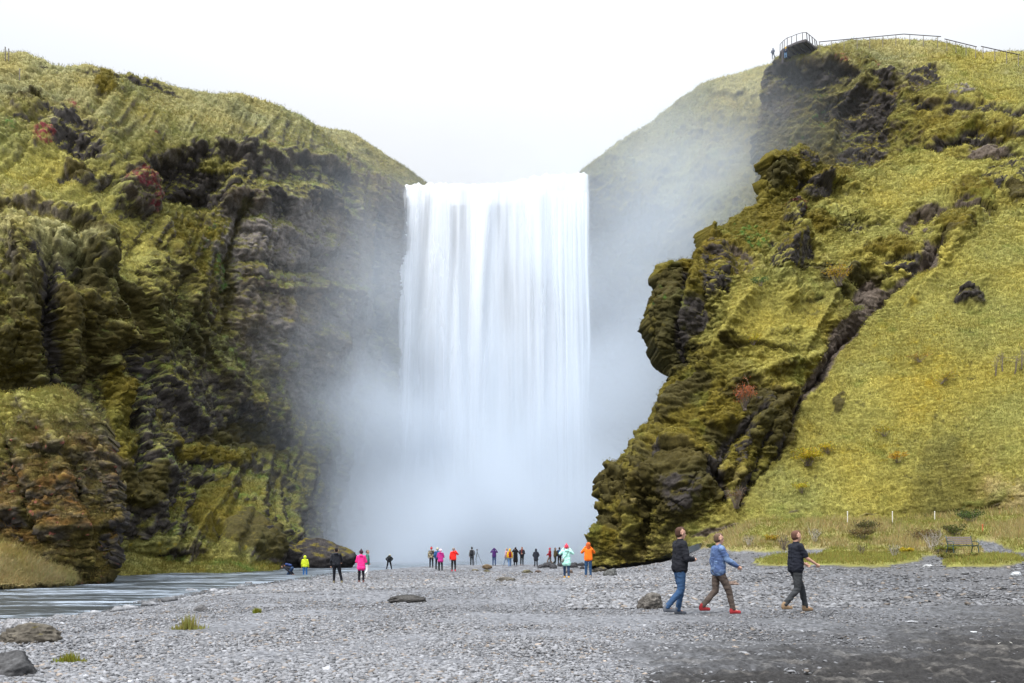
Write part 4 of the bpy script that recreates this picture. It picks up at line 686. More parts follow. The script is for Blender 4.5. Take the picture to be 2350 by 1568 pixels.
def fuse(name, caps, voxel, mat, parent, smooth_it=4, fold=0., paint=None, seed=0):
    """one continuous skin over a set of tapering limbs"""
    V, F, o = [], [], 0
    for c in caps:
        v, f = capsule(*c[:4], **(c[4] if len(c) > 4 else {})); V.append(v); F += [tuple(i+o for i in q) for q in f]; o += len(v)
    me = bpy.data.meshes.new('tmp'); me.from_pydata([tuple(x) for x in np.concatenate(V)], [], F); me.update()
    ob = bpy.data.objects.new('tmp', me); COL.objects.link(ob)
    m = ob.modifiers.new('r', 'REMESH'); m.mode = 'VOXEL'; m.voxel_size = voxel
    s = ob.modifiers.new('s', 'SMOOTH'); s.iterations = smooth_it; s.factor = .5
    dg = bpy.context.evaluated_depsgraph_get(); new = bpy.data.meshes.new_from_object(ob.evaluated_get(dg)); new.name = name
    bpy.data.objects.remove(ob); bpy.data.meshes.remove(me)
    n = len(new.vertices); co = np.empty(n*3, np.float32); new.vertices.foreach_get('co', co); co = co.reshape(-1, 3)
    if fold:
        no = np.empty(n*3, np.float32); new.vertices.foreach_get('normal', no); no = no.reshape(-1, 3)
        co = co+no*(ridged(co*[1, 1, 2.2], 5., 2, off=seed)*fold)[:, None]; new.vertices.foreach_set('co', co.astype(np.float32).ravel())
    if paint is not None:
        a = new.color_attributes.new('Col', 'FLOAT_COLOR', 'POINT'); c = np.ones((n, 4), np.float32); c[:, :3] = paint(co); a.data.foreach_set('color', c.ravel())
    new.update(); return link(name, new, mat, parent)
_cm = {}
def cloth(c, rough=.85, two=None):
    k = (c, two)
    if k not in _cm:
        if two:
            m, nt, out = mat_new('cloth_check'); tcn = N(nt, 'ShaderNodeTexCoord'); n = N(nt, 'ShaderNodeTexNoise', i_Scale=7., i_Detail=1.); L(nt, tcn.outputs['Object'], n.inputs['Vector'])
            r = ramp(nt, n.outputs['Fac'], [(.47, 0.), (.53, 1.)]); p = N(nt, 'ShaderNodeBsdfPrincipled', i_Roughness=rough); L(nt, mix_col(nt, r, c, two), p.inputs['Base Color']); L(nt, p.outputs[0], out.inputs[0]); _cm[k] = m
        else: _cm[k] = plain('cloth', c, rough, .15, 5., .2)
    return _cm[k]
M_SKIN = attr_mat('skin', .55, .3)
def P2(*a): return np.array(a, float)
ARMS = {'down': ((.25, -.02, 1.14), (.27, .06, .89)), 'photo': ((.31, .16, 1.28), (.10, .22, 1.57)), 'high': ((.33, .10, 1.36), (.12, .12, 1.66)), 'front': ((.26, .03, 1.14), (.07, .25, 1.12)),
        'pocket': ((.29, -.05, 1.14), (.22, .08, .97)), 'fwd': ((.24, .12, 1.17), (.22, .34, 1.05)), 'back': ((.25, -.16, 1.17), (.26, -.22, .92)), 'hip': ((.33, -.04, 1.16), (.18, .08, 1.02)), 'low': ((.2, .2, 1.0), (.12, .38, .70)), 'ear': ((.34, .06, 1.30), (.15, .06, 1.58))}
LEGS = {'stand': ((.11, .02, .50), (.12, 0, .09)), 'wide': ((.18, .03, .50), (.27, 0, .09)), 'fwd': ((.10, .20, .52), (.10, .30, .10)), 'rear': ((.10, -.02, .50), (.10, -.32, .16)), 'mid': ((.09, .07, .50), (.09, 0, .09)), 'bent': ((.14, .22, .50), (.13, -.02, .09)), 'crouch': ((.2, .12, .46), (.23, -.05, .09))}
SHELL = dict(skin=(.50, .29, .21), hair=(.035, .022, .015))
def person(u, vfoot, D, h, rot, label, jacket=(.02, .02, .025), trousers=(.015, .016, .02), shoes=(.02, .018, .016), al='down', ar='down', ll='stand', lr='stand', hat=None, hood=None, hood_up=None, pom=None,
           hair=(.035, .022, .015), lean=0., coat=0., long_hair=False, jac2=None, voxel=.011, near=False, group=None, gaze=0., short_sleeve=False, scarf=None, at=None, puff=1., zoff=0.):
    x = (u-U0)*K*D
    pos = at if at is not None else Vector((x, D, gnd(x, D)+zoff))
    root = empty('person', pos, math.radians(rot)); root.scale = (h/1.75,)*3
    tag(root, label, 'person', group)
    hipz = .93 if 'crouch' in (ll, lr) or 'bent' in (ll, lr) else .95
    hipc = P2(0, 0, hipz); cl, sl_ = math.cos(lean), math.sin(lean)
    def T(p):           # bend the trunk at the hips
        p = P2(*p)-hipc; return hipc+P2(p[0], p[1]*cl+p[2]*sl_, -p[1]*sl_+p[2]*cl)
    back = -.10 if lean > .5 else 0
    hd = P2(0, back, 0)
    sh = {1: T((.175, 0, 1.42)), -1: T((-.175, 0, 1.42))}; arms = {}
    for s, nm in ((1, ar), (-1, al)):
        e, w = ARMS[nm]
        if lean > .5: e, w = (e[0], e[1], e[2]), (w[0], w[1], w[2]); E_, W_ = T(e), T(w)
        else: E_, W_ = T(e), T(w)
        E_, W_ = E_*[s, 1, 1], W_*[s, 1, 1]; arms[s] = (sh[s], E_, W_)
    legs = {}
    for s, nm in ((1, lr), (-1, ll)):
        k, a = LEGS[nm]; legs[s] = (P2(s*.09, 0, hipz-.02)+hd*.6, P2(*k)*[s, 1, 1], P2(*a)*[s, 1, 1])
    neck, head = T((0, .005, 1.48)), T((0, .02+.03*gaze, 1.635))
    fw = T((0, 1, 1.635))-T((0, 0, 1.635)); upv = T((0, 0, 2.6))-T((0, 0, 1.6)); rt = P2(1, 0, 0)
    if lean > .5: fw = fw*.8+upv*.6; fw /= np.linalg.norm(fw)
    # body: head with face, neck, trunk, limbs, hands with fingers, all one surface
    B = [(head+upv*.035-fw*.01, head+upv*.03, .098, .092), (head-upv*.06+fw*.035, head-upv*.075+fw*.04, .06, .048), (neck-upv*.06, head-upv*.03-fw*.015, .058, .055),
         (head+fw*.092-upv*.005, head+fw*.108-upv*.03, .010, .015), (head+rt*.093, head+rt*.093-upv*.03, .016, .012, dict(seg=6)), (head-rt*.093, head-rt*.093-upv*.03, .016, .012, dict(seg=6)), (head+fw*.082+rt*.03+upv*.028, head+fw*.082-rt*.03+upv*.028, .014, .014), (head+fw*.082-upv*.058-rt*.015, head+fw*.082-upv*.058+rt*.015, .011, .011),
         (T((-.09, 0, 1.37)), T((.09, 0, 1.37)), .072, .072), (T((-.06, 0, 1.15)), T((.06, 0, 1.15)), .08, .08), (hipc+hd*.6-rt*.07, hipc+hd*.6+rt*.07, .085, .085), (T((0, 0, 1.3)), hipc+hd*.6, .085, .085)]
    for s in (1, -1):
        S_, E_, W_ = arms[s]; B += [(S_, E_, .050, .040), (E_, W_, .039, .026)]
        H_, K_, A_ = legs[s]; B += [(H_, K_, .078, .055), (K_, A_, .053, .036), (A_, A_+[0, .12, -.05], .034, .03)]
        d = (W_-E_)/np.linalg.norm(W_-E_); inn = P2(-s, 0, 0)-d*(P2(-s, 0, 0)@d); inn /= np.linalg.norm(inn)+1e-6; side = np.cross(d, inn); 
        pc = W_+d*.05; B.append((W_, W_+d*.085, .024, .034, dict(seg=8)))
        for k in range(4):
            o_ = side*(k-1.5)*.019; L1 = (.045, .052, .048, .036)[k]; b0 = W_+d*.085+o_; b1 = b0+d*L1*.7+inn*.008; b2 = b1+d*L1*.5+inn*.026
            B += [(b0, b1, .0095, .009, dict(seg=6)), (b1, b2, .009, .0075, dict(seg=6))]
        t0 = W_+d*.03+side*(-.028); B += [(t0, t0+d*.035-side*.022+inn*.01, .012, .010, dict(seg=6)), (t0+d*.035-side*.022+inn*.01, t0+d*.06-side*.022+inn*.024, .010, .008, dict(seg=6))]
    sk = np.array(SHELL['skin'])
    def paint(co):
        c = np.tile(sk, (len(co), 1)); lips = head+fw*.09-upv*.058
        c[np.linalg.norm((co-lips)*[.6, 1, 1.6], axis=1) < .024] = (.36, .12, .10)
        for s in (1, -1):
            ey = head+fw*.088+rt*s*.033+upv*.010; c[np.linalg.norm(co-ey, axis=1) < .014] = (.03, .02, .02)
        return c
    fuse('body', B, voxel, M_SKIN, root, 2, paint=paint)
    # jacket
    r0 = 1.04*puff; zb = .86-coat
    J = [(T((-.10, 0, 1.385)), T((.10, 0, 1.385)), .098*r0, .098*r0), (T((-.085, .01, 1.2)), T((.085, .01, 1.2)), .112*r0, .112*r0), (T((-.08, 0, 1.0)), T((.08, 0, 1.0)), .118*r0, .118*r0), (T((0, 0, 1.44)), T((0, .005, 1.485)), .08, .068), (T((0, .0, 1.36)), T((0, 0, .98)), .112*r0, .125*r0),
         (T((-.08, 0, 1.38)), T((-.08, 0, .95)), .10*r0, .125*r0), (T((.08, 0, 1.38)), T((.08, 0, .95)), .10*r0, .125*r0)]
    if coat: J += [(T((-.08, 0, .95)), P2(-.085, -.01, zb), .12, .15), (T((.08, 0, .95)), P2(.085, -.01, zb), .12, .15)]
    for s in (1, -1):
        S_, E_, W_ = arms[s]
        if short_sleeve: J += [(S_, S_+(E_-S_)*.75, .068, .060)]
        else: J += [(S_, E_, .072*r0, .060*r0), (E_, W_-(W_-E_)*.06, .060*r0, .046*r0)]
    if hood: J += [(T((-.04, -.09, 1.47)), T((.04, -.09, 1.47)), .062, .062)]
    fuse('jacket', J, max(voxel, .014), cloth(jacket, two=jac2), root, 5, fold=.016, seed=u)
    if hood_up:
        fuse('hood', [(head+upv*.045-fw*.028, head-upv*.02-fw*.035, .122, .112), (head-upv*.02-fw*.035, neck-upv*.02-fw*.02, .108, .095), (head+upv*.04+fw*.03, head+upv*.02+fw*.03, .108, .098)], .014, cloth(hood_up), root, 4)
    # trousers
    Tz = [(hipc+hd*.6-rt*.07+[0, 0, .02], hipc+hd*.6+rt*.07+[0, 0, .02], .118, .118)]
    for s in (1, -1):
        H_, K_, A_ = legs[s]; Tz += [(H_, K_, .096, .070), (K_, A_+[0, 0, .01], .068, .054)]
    fuse('trousers', Tz, max(voxel, .013), cloth(trousers), root, 3, fold=.013, seed=u+3)
    for s in (1, -1):
        A_ = legs[s][2]; fuse('shoe', [(A_+[0, -.035, -.035], A_+[0, .06, -.045], .048, .046), (A_+[0, .06, -.05], A_+[0, .15, -.055], .044, .036), (A_+[0, -.03, .0], A_+[0, -.01, .03], .048, .05), (A_+[0, -.05, -.074], A_+[0, .16, -.076], .020, .018, dict(flat=(2.2, 1, 1)))], .012, cloth(shoes), root, 2)
    if hat:
        fuse('hat', [(head+upv*.055-fw*.012, head+upv*.05-fw*.008, .109, .106), (head+upv*.03-fw*.02, head+upv*.035, .107, .106)], .013, cloth(hat), root, 3)
        if pom: fuse('pom_pom', [(head+upv*.175, head+upv*.18, .042, .042)], .013, cloth(pom), root, 1)
    elif not hood_up:
        hc = [(head+upv*.045-fw*.028, head+upv*.0-fw*.036, .095, .084), (head+upv*.07+fw*.01, head+upv*.06, .076, .082)]
        if long_hair: hc += [(head-upv*.02-fw*.05, head-upv*.17-fw*.055, .085, .06)]
        fuse('hair', hc, .013, cloth(hair), root, 2)
    if scarf: fuse('scarf', [(T((-.05, .02, 1.49)), T((.05, .02, 1.49)), .085, .085), (T((.03, .11, 1.42)), T((.04, .14, 1.15)), .035, .04)], .014, cloth(scarf), root, 3)
    root['_j'] = 0; del root['_j']
    return root, T, arms
def backpack(root, T, c, label, size=1., strap=(.02, .02, .02)):
    h = root.scale[0]; R = empty('backpack', root.location+Matrix.Rotation(root.rotation_euler.z, 3, 'Z')@Vector((0, 0, 0)), root.rotation_euler.z); R.scale = root.scale; tag(R, label, 'backpack')
    s = size
    fuse('bag', [(T((-.07*s, -.21, 1.38)), T((.07*s, -.21, 1.38)), .10*s, .10*s), (T((-.08*s, -.23, 1.2)), T((.08*s, -.23, 1.2)), .115*s, .115*s), (T((-.08*s, -.22, 1.03)), T((.08*s, -.22, 1.03)), .11*s, .11*s), (T((0, -.21, 1.38)), T((0, -.22, 1.03)), .13*s, .13*s), (T((-.05, -.31*s, 1.08)), T((.05, -.31*s, 1.08)), .07*s, .07*s)], .016, cloth(c), R, 3, fold=.008)
    for q in (1, -1): fuse('strap', [(T((q*.11, -.12, 1.44)), T((q*.12, .02, 1.50)), .022, .022), (T((q*.12, .02, 1.50)), T((q*.115, .125, 1.36)), .022, .022), (T((q*.115, .125, 1.36)), T((q*.15, .04, 1.08)), .022, .02)], .016, cloth(strap), R, 1)
    return R
def bar_mesh(name, segs, r, mat, parent, seg=6):
    V, F, o = [], [], 0
    for s in segs:
        a, b, *rr = s; q = rr[0] if rr else r; v, f = capsule(a, b, q, rr[1] if len(rr) > 1 else q, seg=seg); V.append(v); F += [tuple(i+o for i in g) for g in f]; o += len(v)
    me = bpy.data.meshes.new(name); me.from_pydata([tuple(x) for x in np.concatenate(V)], [], F); me.update(); return link(name, me, mat, parent)
def boxes(name, bs, mat, parent, bev=.004):
    """bs: (centre, half extents, 3x3 matrix or None)"""
    V, F = [], []
    for c, h, R in bs:
        o = len(V); R = R or Matrix.Identity(3)
        for z in (-1, 1):
            for x, y in ((-1, -1), (1, -1), (1, 1), (-1, 1)): V.append(tuple(Vector(c)+R@Vector((x*h[0], y*h[1], z*h[2]))))
        F += [(o, o+3, o+2, o+1), (o+4, o+5, o+6, o+7)]+[(o+k, o+(k+1) % 4, o+4+(k+1) % 4, o+4+k) for k in range(4)]
    me = bpy.data.meshes.new(name); me.from_pydata(V, [], F); me.update(); ob = link(name, me, mat, parent, smooth=False)
    if bev: b = ob.modifiers.new('b', 'BEVEL'); b.width = bev; b.segments = 1
    return ob
def beam(a, b, w, h):
    a, b = Vector(a), Vector(b); d = b-a; l = d.length; y = d.normalized(); x = y.cross(Vector((0, 0, 1)))
    x = x.normalized() if x.length > 1e-4 else Vector((1, 0, 0)); z = x.cross(y); R = Matrix((x, y, z)).transposed(); return ((a+b)/2, (w/2, l/2, h/2), R)

# ------------------------------------------------------------------ visitors
BLK, NAVY, JEAN, LJ = (.014, .014, .017), (.018, .022, .038), (.028, .055, .12), (.12, .22, .40)
g1 = 'visitors standing along the far edge of the gravel'; g2_ = 'visitors walking across the gravel'
A = {}
A['bend'] = person(668, 1321, 59, 1.72, 78, 'person bending down at the water edge beside the lime hooded jacket, in blue jeans', (.016, .017, .022), JEAN, (.03, .03, .03), 'low', 'low', 'bent', 'bent', lean=1.35, hair=(.02, .015, .012), group=g1)
person(700, 1320, 59, 1.62, 5, 'person in lime yellow hooded jacket and bright blue leggings by the river', (.52, .60, .03), (.03, .11, .28), (.09, .05, .05), 'down', 'down', hood_up=(.52, .60, .03), group=g1)
person(772, 1337, 40, 1.76, 6, 'person in black padded jacket standing with legs apart, one shoe pale', (.016, .018, .024), (.008, .009, .014), (.20, .17, .10), 'down', 'fwd', 'stand', 'wide', hood=True, hair=(.012, .010, .010), group=g1, voxel=.009)
person(829, 1332, 40.5, 1.62, 3, 'person in hot pink coat with dark bobble hat, black leggings and brown boots', (.80, .035, .24), (.012, .012, .018), (.16, .07, .06), 'front', 'front', hat=(.05, .025, .035), pom=(.025, .018, .022), hood=True, coat=.06, long_hair=True, group=g1, voxel=.009)
person(843, 1321, 48, 1.72, -70, 'person in dark green jacket and white trousers partly behind the hot pink coat', (.05, .15, .12), (.62, .63, .65), (.5, .48, .46), 'pocket', 'pocket', 'mid', 'rear', hair=(.11, .08, .07), group=g1)
A['pale'] = person(893, 1307, 74, 1.62, 0, 'person in black leaning forward with a pale fur hood on the beach crest', (.012, .014, .017), (.014, .015, .018), BLK, 'hip', 'hip', 'wide', 'wide', lean=.75, hood_up=(.42, .39, .28), group=g1)
A['camo'] = person(990, 1301, 68, 1.72, 2, 'person in black and cream patterned jacket with red bobble hat', (.04, .035, .03), (.012, .012, .015), (.02, .02, .02), 'down', 'front', 'stand', 'stand', hat=(.50, .04, .05), pom=(.02, .02, .02), jac2=(.42, .36, .24), group=g1)
person(1004, 1305, 65, 1.74, 20, 'person in blue jacket with pale cap mostly behind the magenta jacket', (.03, .09, .22), (.012, .014, .02), BLK, 'pocket', 'down', hat=(.45, .44, .32), group=g1)
person(1011, 1311, 61, 1.66, 0, 'person in magenta jacket with grey hood and white and pink hat', (.45, .03, .22), (.02, .024, .024), BLK, 'front', 'front', hat=(.75, .48, .60), hood=True, coat=.02, group=g1)
person(1041, 1311, 57.5, 1.68, 0, 'person in bright red coat with grey beanie, dark trousers and red shoes', (.82, .028, .022), (.018, .019, .022), (.55, .03, .06), 'down', 'photo', hat=(.24, .20, .18), hood=True, group=g1)
A['tripod'] = person(1083, 1297, 77, 1.72, -6, 'person in grey top and black trousers wearing a large black backpack near a tripod', (.26, .27, .29), (.012, .012, .014), BLK, 'down', 'fwd', hair=(.01, .01, .01), hat=(.015, .015, .018), group=g1)
person(1134, 1297, 75, 1.62, 0, 'person in purple hooded top and blue jeans taking a picture with both hands up', (.065, .022, .13), (.025, .06, .16), (.02, .02, .02), 'high', 'high', 'stand', 'stand', hood_up=(.055, .02, .12), group=g1)
person(1163, 1299, 74, 1.64, 60, 'person in faded pink raincoat left of the yellow jacket', (.50, .30, .33), (.25, .32, .42), (.3, .3, .3), 'down', 'pocket', 'fwd', 'rear', hair=(.30, .22, .18), group=g1)
A['yellow'] = person(1170, 1301, 73, 1.6, 5, 'person in golden yellow jacket and light jeans wearing a maroon backpack', (.72, .42, .02), LJ, (.08, .16, .3), 'down', 'down', 'mid', 'fwd', hood_up=(.72, .42, .02), group=g1)
person(1183, 1297, 76, 1.72, 4, 'person in ankle length black coat holding something to the face', (.008, .008, .010), (.008, .008, .01), BLK, 'photo', 'photo', hair=(.01, .009, .009), coat=.42, group=g1)
person(1198, 1297, 76, 1.74, 176, 'person facing the beach in black jacket with rust coloured scarf', (.02, .02, .028), (.02, .02, .02), BLK, 'front', 'front', 'mid', 'stand', hair=(.14, .07, .04), long_hair=True, scarf=(.20, .04, .03), group=g1)
person(1230, 1299, 73.5, 1.6, 3, 'person in knee length charcoal hooded coat with hands in pockets', (.022, .026, .038), (.012, .014, .022), BLK, 'pocket', 'pocket', hood_up=(.020, .024, .036), coat=.16, group=g1)
person(1262, 1297, 76, 1.66, 70, 'person in dark red jacket walking left of the olive jacket', (.30, .02, .035), (.20, .16, .14), (.1, .08, .07), 'front', 'fwd', 'fwd', 'rear', hat=(.42, .06, .09), group=g1)
person(1274, 1297, 75, 1.7, -70, 'person in olive brown jacket beside the dark red jacket', (.07, .055, .028), (.03, .035, .035), (.05, .04, .03), 'front', 'fwd', 'mid', 'rear', hair=(.12, .11, .11), group=g1)
A['bluepack'] = person(1284, 1297, 76, 1.72, 10, 'person in dark clothes wearing a blue backpack half hidden by the mint coat', (.025, .035, .07), (.03, .028, .026), BLK, 'pocket', 'pocket', hair=(.03, .02, .015), group=g1)
A['mint'] = person(1300, 1316, 39.5, 1.66, -4, 'person in pale mint green coat and red knitted hat with yellow shoes', (.42, .78, .68), (.035, .065, .13), (.62, .34, .05), 'ear', 'ear', 'fwd', 'stand', hat=(.60, .05, .09), pom=(.62, .09, .13), hood=True, coat=.06, group=g1, voxel=.009)
person(1350, 1317, 39.5, 1.72, 0, 'person in bright orange hooded jacket and blue jeans with both hands raised to the face', (.85, .17, .015), (.025, .065, .14), (.25, .2, .16), 'photo', 'photo', hood_up=(.50, .10, .025), group=g1, voxel=.009)
A['w1'] = person(1560, 1406, 16.3, 1.78, -78, 'person walking in black top and blue jeans with grey sneakers, hands together', (.012, .013, .018), (.028, .065, .14), (.10, .11, .13), 'front', 'front', 'mid', 'rear', hair=(.06, .032, .022), group=g2_, voxel=.008, scarf=None)
A['w2'] = person(1648, 1403, 16.5, 1.66, -80, 'person walking in blue checked shirt and brown trousers with red shoes', (.05, .09, .21), (.085, .066, .056), (.30, .03, .035), 'down', 'fwd', 'rear', 'fwd', hair=(.10, .065, .045), group=g2_, voxel=.008, jac2=(.12, .19, .34))
A['w3'] = person(1826, 1396, 17, 1.72, -78, 'person striding in black top and dark trousers with tan boots near the turf', (.012, .014, .022), (.035, .038, .042), (.22, .15, .09), 'fwd', 'fwd', 'fwd', 'rear', hair=(.10, .05, .035), group=g2_, voxel=.008, short_sleeve=True)
hp = on_patch('cliff_right_upper', 1774, 142)
person(0, 0, 10, 1.6, 150, 'tiny person in grey jacket standing at the cliff edge left of the viewing platform', (.07, .09, .13), (.05, .07, .10), BLK, 'front', 'hip', 'wide', 'stand', hood_up=(.16, .20, .27), at=w3(1774, 135, min(hp.y, 119)), voxel=.02)
hp2 = on_patch('cliff_right_upper', 1803, 138)
person(0, 0, 10, 1.65, 160, 'tiny person in navy jacket and yellow hood standing under the viewing platform', (.03, .045, .08), (.12, .22, .36), BLK, 'front', 'front', hood_up=(.85, .55, .02), at=w3(1803, 134, 114.2), voxel=.02)

backpack(*A['tripod'][:2], (.02, .022, .026), 'tall black backpack worn by the person near the tripod', 1.05)
backpack(*A['yellow'][:2], (.20, .015, .03), 'maroon backpack worn over the golden yellow jacket', .82)
backpack(*A['bluepack'][:2], (.03, .10, .24), 'blue backpack seen beside the mint coat', .95)
backpack(*A['pale'][:2], (.010, .011, .013), 'black backpack worn by the person leaning forward', .85)
backpack(*A['bend'][:2], (.025, .045, .14), 'blue backpack with an orange side worn by the bending person', .8, strap=(.75, .22, .06))
# tripod with camera
M_BLACK = plain('black_metal', (.02, .02, .022), .4, .1); M_GREYM = plain('grey_metal', (.18, .18, .19), .4, .1)
tx, ty = (1095-U0)*K*76, 76.; tz = gnd(tx, ty); t = empty('camera_tripod', (tx, ty, tz)); tag(t, 'grey camera tripod with one long splayed leg beside the black backpack', 'tripod')
for q, (a, b) in enumerate(((.52, -.15), (-.28, -.25), (-.1, .4))): bar_mesh('leg', [((0, 0, 1.25), (a, b, .02), .020, .013)], .018, M_BLACK, t)
bar_mesh('head', [((0, 0, 1.2), (0, 0, 1.36), .035, .03)], .03, M_BLACK, t)
c_ = empty('camera', (tx, ty, tz+1.46)); tag(c_, 'small grey camera mounted on top of the tripod', 'camera'); boxes('camera_body', [((0, 0, 0), (.08, .04, .055), None), ((0, 0, .065), (.03, .035, .02), None)], M_GREYM, c_); bar_mesh('lens', [((0, .04, 0), (0, .14, 0), .04, .038)], .04, M_BLACK, c_, 12)
# shoulder bag on the mint coat
mr = A['mint'][0]; T = A['mint'][1]; R = empty('shoulder_bag', mr.location, mr.rotation_euler.z); R.scale = mr.scale; tag(R, 'grey shoulder bag on a strap across the mint coat', 'bag')
fuse('bag', [((-.17, -.12, 1.0), (-.20, -.10, .92), .07, .075), ((-.22, -.06, .98), (-.22, -.06, .90), .06, .065)], .014, cloth((.22, .24, .23)), R, 3)
fuse('strap', [((-.18, -.12, 1.02), (0, -.155, 1.25), .014, .014), ((0, -.155, 1.25), (.14, -.09, 1.46), .014, .014)], .012, cloth((.14, .18, .17)), R, 1)

# ------------------------------------------------------------------ boulders and stones
def rock(u, v, D, size, label, col=(.07, .066, .06), seed=1., moss=0., rz=0., cat='rock', name='boulder', mosscol='moss', nsub=5, sink=.3, z=None, sharp=1., tops=None, shape=None):
    import bmesh
    bm = bmesh.new(); bmesh.ops.create_icosphere(bm, subdivisions=nsub, radius=1.); me = bpy.data.meshes.new(name)
    co = np.array([x.co[:] for x in bm.verts]); faces = [[q.index for q in f.verts] for f in bm.faces]; bm.free()
    rngl = np.random.default_rng(int(seed*37)+1); r = np.ones(len(co))
    for k in range(9):      # broken planes
        nrm = rngl.normal(size=3); nrm[2] = abs(nrm[2])*.8; nrm /= np.linalg.norm(nrm); dd = .55+.4*rngl.random(); pr = co@nrm; r = np.where(pr*r > dd, np.maximum(dd/np.maximum(pr, 1e-3), .3), r)
    q = co*r[:, None]; q = q+co*(ridged(q, 1.5, 5, gain=.65, off=seed)*.16*sharp+fbm(q, 5., 4, gain=.65, off=seed)*.12)[:, None]
    if shape: q = shape(q)
    q = q*np.array(size)
    a = math.radians(rz); q = np.stack([q[:, 0]*math.cos(a)-q[:, 1]*math.sin(a), q[:, 0]*math.sin(a)+q[:, 1]*math.cos(a), q[:, 2]], -1)
    me = np_mesh(name, q, np.array(faces)); me.update(); nn = np.empty(len(q)*3, np.float32); me.vertices.foreach_get('normal', nn); nn = nn.reshape(-1, 3)
    c = np.array(col)*(1+.5*fbm(q/max(size), 5., 4, off=seed+4))[:, None]*(1+.25*noise(q/max(size)*1.5))[:, None]
    if moss:
        m = sm(.1, .5, nn[:, 2]+fbm(q/max(size), 3., 4, off=seed+8)*.9-1+moss)[:, None]; c = c*(1-m)+np.array(PAL[mosscol])*m*(1+.5*fbm(q/max(size), 8., 2))[:, None]
    at_ = me.color_attributes.new('Col', 'FLOAT_COLOR', 'POINT'); cc4 = np.ones((len(q), 4), np.float32); cc4[:, :3] = np.clip(c, 0, 1); at_.data.foreach_set('color', cc4.ravel())
    o = link(name, me, M_ROCK); x = (u-U0)*K*D; zz = gnd(x, D) if z is None else z; o.location = (x, D, zz+size[2]*(1-2*sink)*.8)
    tag(o, label, cat); return o
def gd(v, z=0.): return (CAMZ-z)/((v-V0)*K)
rock(738, 1300, 79.5, (3.3, 2.2, 1.9), 'large dark mossy boulder with rounded end at the river mouth', (.036, .033, .034), 3., moss=.45, rz=-4, z=WL+.2, sink=.25, nsub=5, sharp=.6,
     shape=lambda q: np.stack([q[:, 0], q[:, 1], q[:, 2]*np.clip(1.12-.26*q[:, 0], .6, 1.3)], -1))
rock(655, 1300, 79, (2.1, 1.8, 2.1), 'dark boulder with moss top against the foot of the left cliff', (.028, .026, .026), 5.3, moss=.6, z=WL+.2, sink=.25, nsub=5)
rock(600, 1275, 76, (2.0, 1.5, 2.3), 'tall dark rock stump on the mossy apron', (.022, .021, .022), 6.3, moss=.4, z=.6, sink=.2, nsub=5)
rock(66, 1482, gd(1492, -.1), (.42, .26, .19), 'rough brown boulder with pale slab behind it at the lower left', (.085, .076, .062), 11., moss=.12, rz=6, sink=.28, mosscol='moss')
rock(38, 1462, gd(1476, -.15), (.26, .16, .20), 'pale pointed slab leaning behind the rough brown boulder', (.24, .24, .25), 12., rz=-30, sink=.3)
rock(18, 1548, gd(1556, 0), (.30, .22, .19), 'dark grey boulder cut by the bottom left corner', (.06, .06, .062), 14., rz=20, sink=.28)
rock(458, 1408, gd(1412, -.15), (.16, .12, .12), 'small dark grey rock above the grass tuft', (.10, .098, .10), 15., sink=.3)
rock(938, 1377, gd(1381, -.02), (.50, .26, .13), 'flat dark slab half buried in the middle of the gravel', (.05, .048, .046), 16., rz=8, sink=.25, sharp=1.4)
rock(1494, 1388, gd(1393, .02), (.29, .22, .24), 'jagged grey rock with moss at its foot left of the walking people', (.095, .088, .080), 17., sink=.2, sharp=1.8, moss=.05, mosscol='olive')
rock(1401, 1311, gd(1316, 0), (.42, .34, .30), 'angular dark grey rock near the orange jacket', (.085, .087, .085), 18., sink=.25)
rock(1161, 1328, gd(1331, -.1), (.42, .22, .14), 'low grey brown rock on the gravel below the yellow jacket', (.10, .092, .08), 19., rz=10, sink=.25, sharp=1.4)
rock(1118, 1299, 66, (.42, .3, .20), 'rounded brown rock on the beach crest between tripod and purple top', (.13, .095, .06), 20., sink=.2, z=-.33, sharp=.6)
rock(1090, 1303, 62, (.28, .2, .13), 'small mossy stone below the tripod', (.12, .105, .07), 21., sink=.25)
rock(1117, 1306, 58, (.26, .2, .12), 'small mossy stone below the rounded brown rock', (.10, .09, .055), 21.5, sink=.25)
rock(1209, 1307, 56, (.40, .25, .18), 'mossy lumpy rock below the rust scarf', (.10, .092, .06), 22., sink=.25, sharp=1.4)
rock(1234, 1303, 62, (.27, .2, .15), 'dark brown rock at the feet of the charcoal coat', (.085, .065, .055), 23., sink=.25)
rock(1305, 1304, 50, (.24, .2, .2), 'brown rock behind the feet of the mint coat', (.10, .075, .06), 24., sink=.25)
rock(1380, 1304, 49, (.55, .4, .22), 'dark mossy rock at the foot of the spur behind the orange jacket', (.06, .055, .045), 25., sink=.3, moss=.3)
rock(1790/1.0-108, 1312, 28, (.22, .12, .10), 'small tilted brown stone right of the checked shirt', (.15, .11, .09), 26., sink=.2, sharp=1.5)
rock(2333, 1417-83, 26, (.22, .13, .10), 'pale angular stone by the right edge of the gravel', (.38, .40, .42), 27., rz=20, sink=.2)
rock(2307, 1470, gd(1470, .1), (.085, .03, .018), 'thin white bone shaped stone on the dark sand', (.55, .54, .50), 28., rz=-10, sink=.0, sharp=1.6)
rock(2272, 1476, gd(1476, .1), (.075, .025, .016), 'smaller thin white stone left of the bone shaped one', (.52, .51, .48), 29., rz=-20, sink=.0, sharp=1.5)
rock(2236, 1448, gd(1448, .1), (.06, .05, .02), 'small pale flat stone at the edge of the dark sand', (.42, .44, .46), 30., sink=.1)
rock(2136, 1524, gd(1524, .08), (.055, .035, .022), 'single pale blue stone in the dark churned sand', (.50, .56, .60), 31., sink=.1)
